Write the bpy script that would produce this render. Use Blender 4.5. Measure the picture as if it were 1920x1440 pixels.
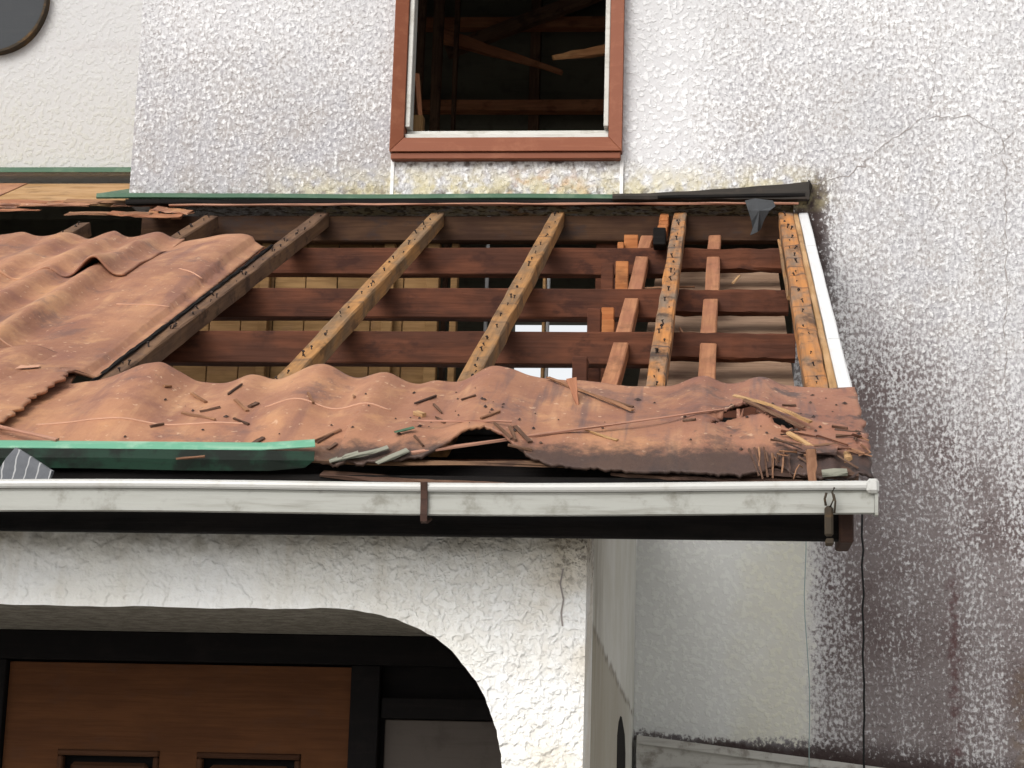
import bpy, bmesh, math, random
import numpy as np
from mathutils import Vector, Matrix

for o in list(bpy.data.objects): bpy.data.objects.remove(o)
sc = bpy.context.scene
COL = sc.collection
rnd = random.Random(7)

# ------------------------------------------------------------------ camera
cam = bpy.data.cameras.new('camera'); camo = bpy.data.objects.new('camera', cam); COL.objects.link(camo)
PITCH, ROLL, YAW = math.radians(11.7), math.radians(1.32), math.radians(4.668)
fw = Vector((-math.sin(YAW)*math.cos(PITCH), math.cos(YAW)*math.cos(PITCH), math.sin(PITCH)))
r0 = Vector((math.cos(YAW), math.sin(YAW), 0)); u0 = r0.cross(fw)
ri = math.cos(ROLL)*r0 + math.sin(ROLL)*u0; up = -math.sin(ROLL)*r0 + math.cos(ROLL)*u0
cm = Matrix((ri, up, -fw)).transposed().to_4x4(); cm.translation = Vector((0, -5.9643, 1.6))
camo.matrix_world = cm
cam.lens = 67.5; cam.sensor_width = 36; cam.shift_x = -0.05208; cam.clip_start = .05; cam.clip_end = 2000
sc.camera = camo

# ------------------------------------------------------------------ sky and sun (bright overcast)
SUN_EL, SUN_AZ = math.radians(36), math.radians(-152)      # azimuth measured from +Y towards +X: behind the camera, to the left
w = bpy.data.worlds.new('World'); sc.world = w; w.use_nodes = True
nt = w.node_tree; nt.nodes.clear()
sky = nt.nodes.new('ShaderNodeTexSky'); sky.sky_type = 'NISHITA'; sky.sun_disc = False
sky.sun_elevation = SUN_EL; sky.sun_rotation = SUN_AZ
sky.air_density = 1.0; sky.dust_density = 3.0; sky.ozone_density = 1.0
hs = nt.nodes.new('ShaderNodeHueSaturation'); hs.inputs['Saturation'].default_value = .10
bg = nt.nodes.new('ShaderNodeBackground'); bg.inputs['Strength'].default_value = .15
out = nt.nodes.new('ShaderNodeOutputWorld')
nt.links.new(sky.outputs[0], hs.inputs['Color']); nt.links.new(hs.outputs[0], bg.inputs[0]); nt.links.new(bg.outputs[0], out.inputs[0])
sl = bpy.data.lights.new('sun', 'SUN'); sl.energy = 1.15; sl.angle = math.radians(38); sl.color = (1, .96, .9)
so = bpy.data.objects.new('sun', sl); COL.objects.link(so)
sdir = Vector((math.sin(SUN_AZ)*math.cos(SUN_EL), math.cos(SUN_AZ)*math.cos(SUN_EL), math.sin(SUN_EL)))
so.rotation_euler = sdir.to_track_quat('Z', 'Y').to_euler(); so.location = (-4, -8, 9)
sc.view_settings.view_transform = 'Standard'; sc.view_settings.look = 'None'
sc.view_settings.exposure = 0.40; sc.view_settings.gamma = 1; sc.view_settings.use_curve_mapping = False

# ------------------------------------------------------------------ helpers: nodes
class G:
    def __init__(s, name, rough=.8, spec=.3):
        s.m = bpy.data.materials.new(name); s.m.use_nodes = True; s.t = s.m.node_tree
        s.b = s.t.nodes['Principled BSDF']; s.b.inputs['Roughness'].default_value = rough
        s.b.inputs['Specular IOR Level'].default_value = spec
    def n(s, ty): return s.t.nodes.new(ty)
    def set(s, sock, v):
        if isinstance(v, bpy.types.NodeSocket): s.t.links.new(v, sock)
        else:
            if hasattr(sock.default_value, '__len__') and len(sock.default_value) == 4 and len(v) == 3: v = (*v, 1)
            sock.default_value = v
    def math(s, op, a, b=0., clamp=False):
        x = s.n('ShaderNodeMath'); x.operation = op; x.use_clamp = clamp; s.set(x.inputs[0], a); s.set(x.inputs[1], b); return x.outputs[0]
    def add(s, *a):
        r = a[0]
        for b in a[1:]: r = s.math('ADD', r, b)
        return r
    def mul(s, *a):
        r = a[0]
        for b in a[1:]: r = s.math('MULTIPLY', r, b)
        return r
    def inv(s, a): return s.math('SUBTRACT', 1., a)
    def mix(s, f, a, b, mode='MIX'):
        x = s.n('ShaderNodeMix'); x.data_type = 'RGBA'; x.blend_type = mode
        s.set(x.inputs[0], f); s.set(x.inputs[6], a); s.set(x.inputs[7], b); return x.outputs[2]
    def step(s, v, a, b, lo=0., hi=1.):
        x = s.n('ShaderNodeMapRange'); x.interpolation_type = 'SMOOTHSTEP'
        for i, q in enumerate((v, a, b, lo, hi)): s.set(x.inputs[i], q)
        return x.outputs[0]
    def pos(s, kind='Object'): return s.n('ShaderNodeTexCoord').outputs[kind]
    def world(s): return s.n('ShaderNodeNewGeometry').outputs['Position']
    def rand(s): return s.n('ShaderNodeObjectInfo').outputs['Random']
    def xyz(s, v): x = s.n('ShaderNodeSeparateXYZ'); s.set(x.inputs[0], v); return x.outputs
    def vec(s, x, y, z):
        q = s.n('ShaderNodeCombineXYZ'); s.set(q.inputs[0], x); s.set(q.inputs[1], y); s.set(q.inputs[2], z); return q.outputs[0]
    def sc(s, v, k):
        x = s.n('ShaderNodeVectorMath'); x.operation = 'MULTIPLY'; s.set(x.inputs[0], v); x.inputs[1].default_value = k; return x.outputs[0]
    def off(s, v, o):
        x = s.n('ShaderNodeVectorMath'); x.operation = 'ADD'; s.set(x.inputs[0], v); s.set(x.inputs[1], o); return x.outputs[0]
    def noise(s, v, scale, det=3., rough=.55, dist=0.):
        x = s.n('ShaderNodeTexNoise'); s.set(x.inputs['Vector'], v); x.inputs['Scale'].default_value = scale
        x.inputs['Detail'].default_value = det; x.inputs['Roughness'].default_value = rough; x.inputs['Distortion'].default_value = dist
        return x.outputs['Fac']
    def voro(s, v, scale, feat='F1', out='Distance', rnd_=1.):
        x = s.n('ShaderNodeTexVoronoi'); x.feature = feat; s.set(x.inputs['Vector'], v); x.inputs['Scale'].default_value = scale
        x.inputs['Randomness'].default_value = rnd_; return x.outputs[out]
    def bump(s, h, dist, strength=1., nrm=None):
        x = s.n('ShaderNodeBump'); s.set(x.inputs['Height'], h); x.inputs['Distance'].default_value = dist; x.inputs['Strength'].default_value = strength
        if nrm is not None: s.set(x.inputs['Normal'], nrm)
        return x.outputs[0]
    def done(s, col, nrm=None, rough=None):
        s.set(s.b.inputs['Base Color'], col)
        if nrm is not None: s.set(s.b.inputs['Normal'], nrm)
        if rough is not None: s.set(s.b.inputs['Roughness'], rough)
        return s.m

def stucco_relief(g, p, k=1.):
    """knocked-down sprayed render: flat chips of 1 to 3 cm standing on a rough ground; returns (height 0..1, chip threshold noise)"""
    wv = g.off(p, g.sc(g.n_col(p, 30*k), (.02/k,)*3)) if hasattr(g, 'n_col') else p
    a = g.noise(wv, 46*k, 2.5, .55, .4)
    b = g.noise(g.off(p, (7., 3., 1.)), 95*k, 2., .5)
    plate = g.step(a, .45, .56)
    h = g.add(g.mul(plate, .8), g.mul(b, .45))
    return h, a

def wood(name, c1, c2, dark=(.03, .022, .02), stain=.35, grain=1., rough=.75, tint=.25, marks=0., pitch=.065):
    g = G(name, rough, .08); r = g.rand(); p = g.off(g.pos(), g.vec(g.mul(r, 17.), g.mul(r, 9.), g.mul(r, 5.)))
    fib = g.noise(g.sc(p, (3., 60., 60.)), grain*1.6, 4, .6, .3)
    pat = g.noise(g.sc(p, (4.5, 12., 12.)), 1.3, 3, .6)
    blot = g.noise(g.sc(p, (9., 16., 16.)), 1.1, 4, .65)
    col = g.mix(g.step(pat, .36, .64), c1, c2)
    col = g.mix(g.step(fib, .35, .75, 0, .55), col, (c1[0]*.45, c1[1]*.42, c1[2]*.4))
    col = g.mix(g.step(fib, .6, .72, 0, .25), col, (min(1, c2[0]*1.6), min(1, c2[1]*1.6), min(1, c2[2]*1.55)))
    col = g.mix(g.mul(g.step(blot, .52, .68), stain*2), col, dark)
    if marks:
        x = g.xyz(g.pos()); n2 = g.noise(g.off(p, (3, 1, 2)), 6, 2)
        ph = g.math('FRACT', g.math('DIVIDE', g.add(x[0], g.mul(n2, .30)), pitch))
        band = g.mul(g.step(ph, 0., .03), g.inv(g.step(ph, .04, .20)))
        keep = g.step(g.noise(g.sc(p, (3., .2, .2)), 5., 2), .45, .6)
        col = g.mix(g.mul(band, keep, marks), col, (.035, .035, .045))
    col = g.mix(g.mul(r, tint), col, g.mix(.5, col, (.25, .12, .06)))
    nrm = g.bump(g.add(fib, g.mul(blot, .4)), .0022, .8)
    return g.done(col, nrm)

def paint(name, c, dirt=(.12, .1, .08), amount=.3, rough=.5, spec=.15, streak=False, bump=.0006, lo=.5, hi=.7, metal=0.):
    g = G(name, rough, spec); p = g.pos(); x = g.noise(p, 14, 5, .65); y = g.noise(g.sc(p, (30, 30, 2.5) if streak else (3, 40, 40)), 1.5, 4, .6)
    col = g.mix(g.mul(g.step(x, lo, hi), amount), c, dirt)
    col = g.mix(g.mul(g.step(y, .5, .75), amount*.8), col, dirt)
    g.b.inputs['Metallic'].default_value = metal
    return g.done(col, g.bump(g.add(x, y), bump))

# ------------------------------------------------------------------ materials
def mat_house_stucco():
    g = G('house_stucco', .95, .03); p = g.world(); X, Y, Z = g.xyz(p)
    wob = g.mul(g.math('SUBTRACT', g.noise(p, 5., 4, .6), .5), .4)
    wob2 = g.mul(g.math('SUBTRACT', g.noise(p, 26., 3, .6), .5), .06)
    xs, zs = g.add(X, wob2), g.add(Z, wob)
    a = g.noise(p, 66, 2.2, .52, .1); b = g.noise(g.off(p, (7., 3., 1.)), 140, 4., .6)
    big = g.noise(g.off(p, (2., 5., 3.)), 24, 3., .55)
    chip = g.step(g.voro(g.off(p, g.sc(g.vec(g.noise(p, 70, 2), g.noise(g.off(p, (3, 3, 3)), 70, 2), g.noise(g.off(p, (5, 5, 5)), 70, 2)), (.02, .02, .02))), 56, 'SMOOTH_F1'), .52, .22)
    shelter = g.mul(g.step(xs, -.30, -.26), g.inv(g.step(xs, .24, .33)), g.inv(g.step(g.add(Z, wob2), 2.30, 2.44)))
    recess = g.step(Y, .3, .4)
    flat = g.math('MAXIMUM', g.mul(shelter, .55), g.mul(recess, .35))
    plate = g.step(g.add(g.mul(a, .75), g.mul(chip, .22)), .40, .60)
    h = g.mul(g.add(g.mul(plate, .50), g.mul(chip, .35), g.mul(b, .55), g.mul(big, .8)), g.inv(flat))
    # where the mould sits: lower right, beside the roof edge, low on the bay, under the window
    streak = g.noise(g.sc(p, (7., 7., .7)), 1., 4, .6)
    low = g.mul(g.step(zs, g.step(X, .35, .9, 3.60, 3.35), g.step(X, .35, .9, 2.65, 2.25)), g.step(xs, .16, .40))
    rim = g.mul(g.step(xs, .18, .26), g.inv(g.step(xs, .305, g.step(Z, 3.5, 2.6, .40, .52))), g.step(zs, 3.58, 3.44), g.step(zs, 2.75, 3.05))
    rightup = g.mul(g.step(X, -.35, .1), g.step(zs, 4.5, 3.1, .55, 1.), g.step(streak, .3, .68, .40, .54))
    bay = g.mul(g.inv(g.step(X, -1.10, -.98)), g.step(zs, 4.30, 3.48, .26, .60), g.inv(recess))
    near_win = g.mul(g.inv(g.step(g.math('ABSOLUTE', g.add(X, .70)), .38, .55)), g.inv(g.step(Z, 3.56, 3.64)), .38)
    dirt = g.math('MAXIMUM', g.math('MAXIMUM', g.mul(low, g.step(streak, .32, .66, .50, .80)), g.mul(rim, .90)), g.math('MAXIMUM', g.math('MAXIMUM', bay, near_win), rightup))
    lz = g.math('SUBTRACT', Z, g.math('SUBTRACT', 1.72, g.mul(X, .107)))
    base_line = g.mul(g.inv(g.step(g.add(lz, g.mul(wob2, .9)), .0, g.step(X, -.1, .45, .03, .10))), g.step(lz, -.03, -.01), g.step(X, -.3, .1, .6, 1.))
    dirt = g.mul(dirt, g.inv(g.mul(shelter, .94)))
    dirt = g.math('MAXIMUM', dirt, base_line)
    thr = g.math('SUBTRACT', g.add(g.mul(a, .36), g.mul(g.noise(g.off(p, (3., 8., 2.)), 230, 2., .5), .16), g.mul(g.noise(g.sc(g.off(p, (1., 9., 4.)), (1., 1., .62)), 120, 2.5, .55), .48)), .5)
    cov = g.mul(g.step(g.math('SUBTRACT', g.mul(g.math('SUBTRACT', dirt, .5), .30), thr), -.095, .070), g.step(dirt, .03, .30))
    tone = g.noise(g.off(p, (4., 1., 9.)), 3.2, 3, .6); hue = g.noise(g.off(p, (6., 2., 5.)), 9., 3, .6)
    dark = g.mix(g.step(tone, .35, .65), (.125, .098, .096), (.185, .160, .158))
    pale_mould = g.mix(g.step(hue, .35, .65), (.36, .35, .365), (.35, .325, .315))
    mould = g.mix(g.step(low, .15, .85), pale_mould, dark)
    mould = g.mix(g.math('MAXIMUM', rim, base_line), mould, (.055, .040, .038))
    veil = g.math('MAXIMUM', g.mul(low, .72), g.mul(bay, .15))
    clean = g.mix(veil, g.mix(g.step(tone, .35, .7), (.77, .765, .765), (.68, .675, .68)), (.40, .385, .385))
    clean = g.mix(shelter, clean, g.mix(g.step(g.add(X, wob), .0, .2), (.70, .71, .68), (.64, .63, .54)))
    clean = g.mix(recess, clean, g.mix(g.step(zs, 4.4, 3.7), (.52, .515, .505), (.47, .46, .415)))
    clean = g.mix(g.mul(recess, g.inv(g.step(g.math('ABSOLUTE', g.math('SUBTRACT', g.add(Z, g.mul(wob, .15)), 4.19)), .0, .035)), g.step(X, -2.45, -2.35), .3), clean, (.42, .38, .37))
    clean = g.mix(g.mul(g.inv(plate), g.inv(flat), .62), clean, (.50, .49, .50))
    cloud = g.noise(g.off(p, (8., 3., 2.)), 2.4, 5, .62)
    clean = g.mix(g.mul(g.step(cloud, .42, .66), g.inv(flat), .50), clean, (.50, .495, .50))
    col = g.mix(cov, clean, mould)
    # yellow-green moss along the foot of the upper wall
    moss = g.mul(g.inv(g.step(g.math('SUBTRACT', Z, g.mul(wob, .3)), 3.46, 3.60)), g.step(Z, 3.40, 3.44), g.step(X, -1.6, -1.2), g.inv(g.step(X, .2, .42)))
    col = g.mix(g.mul(moss, g.step(g.noise(p, 16, 3, .6), .34, .60), .75), col, (.55, .48, .27))
    col = g.mix(g.mul(moss, g.step(g.noise(g.off(p, (5, 0, 0)), 11, 3, .6), .48, .62), g.step(X, -.80, -.65), g.inv(g.step(X, -.5, -.35)), .7), col, (.50, .27, .11))
    speck = g.mul(g.inv(g.step(X, .22, .28)), g.inv(g.step(g.add(Z, wob2), 3.45, 3.52)), g.step(Z, 3.40, 3.43), g.step(g.noise(p, 34, 2), .50, .6))
    col = g.mix(g.mul(speck, .75), col, (.10, .08, .06))
    under_frame = g.mul(g.inv(g.step(g.math('ABSOLUTE', g.add(X, .70)), .36, .40)), g.step(g.add(Z, wob2), 3.555, 3.575), g.inv(g.step(Z, 3.60, 3.605)), g.step(g.noise(p, 30, 3), .45, .6))  # patchy dark brown band just below the window frame
    col = g.mix(g.mul(under_frame, .85), col, (.07, .045, .035))
    # rusty runs on the right
    run = g.mul(g.inv(g.step(g.math('ABSOLUTE', g.add(X, wob2, -.72)), .0, .035)), g.inv(g.step(zs, 2.15, 2.35)), g.step(g.noise(p, 30, 2), .4, .6))
    col = g.mix(g.mul(run, .75), col, (.09, .045, .045))
    run2 = g.mul(g.step(g.add(X, wob2), .86, .95), g.inv(g.step(zs, 1.9, 2.0)), g.step(g.noise(p, 20, 2), .4, .6))
    col = g.mix(g.mul(run2, .6), col, (.14, .09, .04))
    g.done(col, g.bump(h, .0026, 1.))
    return g.m

def mat_porch_stucco():
    g = G('porch_stucco', .95, .03); p = g.world(); X, Y, Z = g.xyz(p)
    a = g.noise(p, 60, 2.2, .5, .1); b = g.noise(g.off(p, (7., 3., 1.)), 30, 2., .5); c = g.noise(p, 130, 4, .6)
    rightside = g.step(g.add(X, g.mul(g.noise(p, 6, 2), .4)), -.75, -.35, .30, 1.)
    plate = g.step(a, .40, .60); plate2 = g.step(b, .42, .58)
    h = g.add(g.mul(plate, rightside, .7), g.mul(plate2, .6), g.mul(c, .35))
    wob = g.mul(g.math('SUBTRACT', g.noise(p, 18., 4, .65), .5), .08)
    tone = g.noise(p, 3.5, 3, .6)
    col = g.mix(g.step(tone, .35, .65), (.84, .84, .83), (.80, .785, .74))
    stn = g.noise(g.sc(p, (16., 16., 2.)), 1., 4, .6)
    top = g.step(g.add(Z, wob), 1.99, 2.06)
    col = g.mix(g.mul(top, g.step(g.noise(p, 12, 4, .7), .3, .6, .35, .8)), col, (.26, .235, .19))
    col = g.mix(g.mul(g.step(stn, .5, .7), g.step(Z, 1.8, 2.05), .35), col, (.50, .43, .32))
    rs = g.mul(g.step(g.add(X, wob), -.42, -.30), .55)
    col = g.mix(g.mul(rs, g.step(g.noise(p, 9, 3), .35, .65)), col, (.60, .52, .40))
    cr = g.mul(g.step(g.add(X, wob), -.34, -.27), g.step(g.add(Z, wob), 1.93, 2.05), g.step(g.noise(p, 60, 3, .7), .47, .6))
    col = g.mix(g.mul(cr, .85), col, (.08, .065, .05))
    col = g.mix(g.mul(g.inv(plate), rightside, .22), col, (.55, .50, .42))
    # underside of the arch and the ceiling behind it: grey plaster, darker than the walls on every downward face
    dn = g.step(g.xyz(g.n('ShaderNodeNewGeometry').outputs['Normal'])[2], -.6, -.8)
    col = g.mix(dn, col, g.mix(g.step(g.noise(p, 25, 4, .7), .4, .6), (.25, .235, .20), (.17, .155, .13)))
    return g.done(col, g.bump(h, .0037, 1.))

def mat_side_stucco():
    g = G('porch_side_stucco', .92, .05); p = g.world(); X, Y, Z = g.xyz(p)
    n = g.noise(p, 60, 4, .6); c = g.noise(p, 4., 5, .6)
    st = g.noise(g.sc(p, (4., 4., 1.6)), 1.5, 5, .65)
    wob = g.mul(g.math('SUBTRACT', g.noise(p, 9., 4, .65), .5), .06)
    line = g.math('SUBTRACT', g.add(Z, wob), g.math('SUBTRACT', 1.80, g.mul(Y, .052)))
    col = g.mix(g.step(c, .35, .65), (.62, .615, .575), (.55, .54, .48))
    front = g.step(g.add(Y, g.mul(wob, 4.)), -1.3, -2.25)
    col = g.mix(g.mul(front, g.step(st, .30, .56), .85), col, (.25, .225, .175))
    below = g.mul(g.inv(g.step(line, -.012, .012)), g.inv(g.step(Y, -1.0, .1)))
    col = g.mix(g.mul(below, .65), col, (.30, .265, .20))
    col = g.mix(g.mul(g.inv(g.step(g.math('ABSOLUTE', line), .0, .016)), g.step(g.noise(p, 20, 3), .35, .6), .75), col, (.13, .105, .08))
    return g.done(col, g.bump(n, .002))

def mat_sheet():
    g = G('moulded_roof_board', .62, .35); p = g.world(); X, Y, Z = g.xyz(p)
    big = g.noise(p, 2.6, 4, .6); mid = g.noise(g.off(p, (3, 1, 2)), 8, 5, .62); fine = g.noise(p, 90, 4, .65)
    run = g.noise(g.sc(p, (13., 1.6, 1.6)), 1., 4, .62)          # marks drawn out down the slope
    col = g.mix(g.step(big, .36, .64), (.27, .128, .082), (.385, .195, .115))
    col = g.mix(g.mul(g.step(mid, .50, .70), .60), col, (.52, .285, .145))
    col = g.mix(g.mul(g.step(run, .54, .72), .50), col, (.56, .33, .185))
    col = g.mix(g.mul(g.step(mid, .48, .30), .65), col, (.215, .098, .075))
    col = g.mix(g.mul(g.step(run, .45, .28), .60), col, (.185, .088, .074))
    sm = g.noise(g.off(p, (9, 2, 4)), 7, 6, .70)
    col = g.mix(g.mul(g.step(sm, .54, .68), .60), col, (.13, .078, .074))
    # the rotten right hand end is stained purple-brown and black
    rot = g.step(g.add(X, g.mul(mid, .3)), -.12, .32)
    col = g.mix(g.mul(rot, .60), col, g.mix(g.step(big, .4, .6), (.18, .078, .062), (.25, .112, .082)))
    col = g.mix(g.mul(rot, g.step(g.noise(g.off(p, (1, 7, 4)), 13, 5, .7), .51, .64), .8), col, (.05, .038, .042))
    rib = g.noise(g.sc(p, (24., 2.2, 2.2)), 1., 3, .6)
    col = g.mix(g.mul(g.step(X, -.62, -.4), g.step(rib, .54, .68), .6), col, (.11, .075, .078))
    spot = g.noise(g.off(p, (2, 2, 8)), 40, 4, .7)
    col = g.mix(g.mul(g.step(spot, .66, .74), .5), col, (.09, .06, .052))
    col = g.mix(g.mul(g.step(g.noise(g.off(p, (6, 3, 3)), 55, 2, .6), .66, .72), .5), col, (.6, .42, .3))
    # blackened rotten edge along the eave
    edge = g.mul(g.step(g.add(Z, g.mul(g.math('SUBTRACT', g.noise(p, 22, 4, .7), .5), .08)), 2.245, 2.205), g.step(X, -.85, -.72))
    col = g.mix(g.mul(edge, .88), col, (.035, .026, .025))
    col = g.mix(1., col, (1., .96, .90), 'MULTIPLY')
    return g.done(col, g.bump(g.add(fine, g.mul(mid, 2.)), .0016), g.step(mid, .35, .7, .72, .52))

def mat_ground():
    g = G('ground', .95, .1); p = g.world(); n = g.noise(p, 6, 6, .7)
    return g.done(g.mix(n, (.32, .31, .29), (.45, .435, .41)), g.bump(n, .01))

M = {}
M['stucco'] = mat_house_stucco(); M['porch'] = mat_porch_stucco(); M['side'] = mat_side_stucco(); M['sheet'] = mat_sheet(); M['ground'] = mat_ground()
M['rafter'] = wood('weathered_rafter', (.23, .150, .088), (.42, .215, .082), stain=.26, marks=.45, pitch=.19)
M['rafter_grey'] = wood('grey_rafter', (.115, .072, .050), (.185, .11, .066), stain=.4, marks=.3, pitch=.23)
M['rafter_orange'] = wood('orange_rafter', (.22, .16, .115), (.50, .215, .07), stain=.36, marks=.75, pitch=.15)
M['purlin'] = wood('red_purlin', (.066, .027, .018), (.118, .043, .024), stain=.42, dark=(.035, .015, .012), tint=.1)
M['ledger'] = wood('dark_ledger', (.035, .018, .012), (.065, .034, .019), stain=.4)
M['plank'] = wood('tan_plank', (.20, .115, .048), (.27, .16, .07), stain=.22, dark=(.16, .09, .05))
M['ceiling'] = wood('ceiling_board', (.25, .165, .112), (.31, .21, .145), stain=.25, dark=(.14, .08, .06))
M['joist'] = wood('pale_joist', (.33, .145, .085), (.42, .20, .105), stain=.14, grain=.8)
M['block'] = wood('orange_block', (.36, .125, .045), (.45, .185, .07), stain=.2)
M['splinter'] = wood('splinter', (.22, .115, .072), (.36, .20, .115), stain=.15, tint=.8)
M['splinter_dark'] = wood('splinter_dark', (.07, .045, .038), (.14, .085, .06), stain=.3, tint=.5)
M['lath'] = wood('pink_lath', (.40, .205, .145), (.44, .24, .17), stain=.12)
M['room'] = wood('room_timber', (.42, .17, .09), (.50, .22, .11), stain=.2)
M['room_dark'] = wood('room_dark_timber', (.16, .095, .065), (.22, .13, .08), stain=.3)
M['room_bright'] = wood('room_fresh_break', (.42, .19, .08), (.52, .28, .12), stain=.1)
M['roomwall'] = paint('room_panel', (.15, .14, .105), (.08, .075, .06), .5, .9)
M['fascia'] = wood('fascia', (.009, .008, .008), (.013, .011, .01), stain=.3, dark=(.005, .005, .005), tint=.0)
M['barge_wood'] = wood('barge_wood', (.40, .24, .11), (.5, .32, .17), stain=.2)
M['white'] = paint('white_barge_paint', (.66, .66, .66), (.45, .4, .35), .18, .5)
M['frame'] = paint('brown_frame_paint', (.20, .066, .034), (.30, .12, .065), .4, .45)
M['alu'] = paint('aluminium_track', (.55, .54, .50), (.30, .27, .22), .5, .45)
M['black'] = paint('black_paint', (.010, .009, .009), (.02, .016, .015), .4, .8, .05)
M['gutter'] = paint('gutter_plastic', (.33, .33, .30), (.13, .12, .09), .75, .45, .5)
M['lip'] = paint('gutter_lip', (.47, .465, .44), (.26, .22, .17), .4, .3, .5)
M['strap'] = paint('brown_strap', (.05, .028, .022), (.12, .06, .04), .5, .7)
M['rust'] = paint('rusty_iron', (.045, .035, .025), (.16, .09, .035), .6, .85)
M['green'] = paint('green_flashing', (.055, .115, .07), (.15, .21, .14), .5, .5)
M['greenlight'] = paint('mint_flashing', (.13, .33, .22), (.34, .50, .37), .6, .45)
M['greendark'] = paint('dark_green_flashing', (.010, .032, .019), (.006, .008, .006), .9, .6, lo=.42, hi=.6)  # drip face of the eave strip, far darker green than its mint top
M['blackflash'] = paint('old_dark_flashing', (.03, .026, .022), (.07, .05, .04), .5, .6)
M['felt'] = paint('grey_felt', (.06, .063, .067), (.03, .03, .03), .5, .9)
M['pane'] = paint('grey_pane', (.035, .038, .042), (.05, .05, .05), .3, .6, .2)
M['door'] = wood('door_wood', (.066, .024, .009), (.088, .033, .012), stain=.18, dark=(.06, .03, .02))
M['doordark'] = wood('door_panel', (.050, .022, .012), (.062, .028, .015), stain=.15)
M['sidelight'] = paint('pale_panel', (.085, .07, .06), (.05, .04, .033), .5, .6)
M['nail'] = paint('nail', (.035, .025, .022), (.10, .05, .03), .5, .6)
M['cable'] = paint('cable', (.012, .012, .012), (.03, .03, .03), .3, .6)
M['wire'] = paint('teal_wire', (.26, .34, .33), (.3, .36, .34), .3, .5)
M['parapet'] = paint('parapet_render', (.44, .43, .40), (.13, .11, .085), .7, .9, bump=.002)
M['crack'] = paint('crack', (.28, .25, .235), (.42, .39, .37), .5, .95)
M['bead'] = paint('corner_bead', (.76, .75, .73), (.5, .47, .45), .4, .8)
M['chalk'] = paint('chalk', (.50, .28, .19), (.40, .21, .14), .4, .9)
M['roofdark'] = paint('roof_slab', (.06, .05, .045), (.03, .03, .03), .4, .9)
M['crumb'] = paint('crumb', (.05, .035, .032), (.16, .1, .07), .6, .9)
M['scrap'] = paint('grey_green_scrap', (.23, .225, .18), (.09, .09, .07), .7, .8)

def mat_slate():
    g = G('slate_tile', .85, .2); p = g.pos(); n = g.noise(p, 40, 4, .6); X, Y, Z = g.xyz(p)
    ph = g.math('FRACT', g.mul(g.add(X, g.mul(g.noise(p, 25, 2), .014)), 44.))
    ln = g.mul(g.step(ph, .0, .05), g.inv(g.step(ph, .10, .17)))
    col = g.mix(n, (.10, .105, .115), (.17, .175, .19))
    return g.done(g.mix(g.mul(ln, .8), col, (.5, .5, .5)), g.bump(n, .002))
M['slate'] = mat_slate()

# ------------------------------------------------------------------ helpers: objects
WM = {}
def link(o, parent, W=None):
    W = W if W is not None else Matrix.Identity(4)
    COL.objects.link(o); o.matrix_basis = W; WM[o.name] = W
    if parent is not None:
        o.parent = parent; o.matrix_parent_inverse = WM[parent.name].inverted()
    return o
def tag(o, label, cat, group=None, kind=None):
    if label: o['label'] = label
    if cat: o['category'] = cat
    if group: o['group'] = group
    if kind: o['kind'] = kind
    return o
def empty(name, loc, label, cat, group=None):
    o = bpy.data.objects.new(name, None); o.empty_display_size = .1
    return tag(link(o, None, Matrix.Translation(loc)), label, cat, group)
def mesh(name, vs, fs, m, parent=None, W=None, smooth=False, mats=None, fm=None):
    me = bpy.data.meshes.new(name); me.from_pydata([tuple(v) for v in vs], [], fs); me.update()
    for q in (mats or [m]): me.materials.append(M[q] if isinstance(q, str) else q)
    if fm: me.polygons.foreach_set('material_index', fm)
    if smooth: me.polygons.foreach_set('use_smooth', [True]*len(me.polygons))
    return link(bpy.data.objects.new(name, me), parent, W)
def boxdata(x0, x1, y0, y1, z0, z1, c=0.):
    bm = bmesh.new(); bmesh.ops.create_cube(bm, size=1)
    for v in bm.verts: v.co = Vector(((x0+x1)/2+v.co.x*(x1-x0), (y0+y1)/2+v.co.y*(y1-y0), (z0+z1)/2+v.co.z*(z1-z0)))
    if c: bmesh.ops.bevel(bm, geom=list(bm.edges), offset=c, segments=1, affect='EDGES')
    bm.verts.index_update(); vs = [v.co.copy() for v in bm.verts]; fs = [[v.index for v in f.verts] for f in bm.faces]; bm.free(); return vs, fs
def box(name, b, m, parent=None, c=.002, W=None):
    vs, fs = boxdata(*b, c); return mesh(name, vs, fs, m, parent, W)
def frame(a, b, upv):
    a, b = Vector(a), Vector(b); x = (b-a).normalized(); z = Vector(upv); z = (z-x*z.dot(x)).normalized(); y = z.cross(x)
    m = Matrix((x, y, z)).transposed().to_4x4(); m.translation = a; return m, (b-a).length
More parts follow.
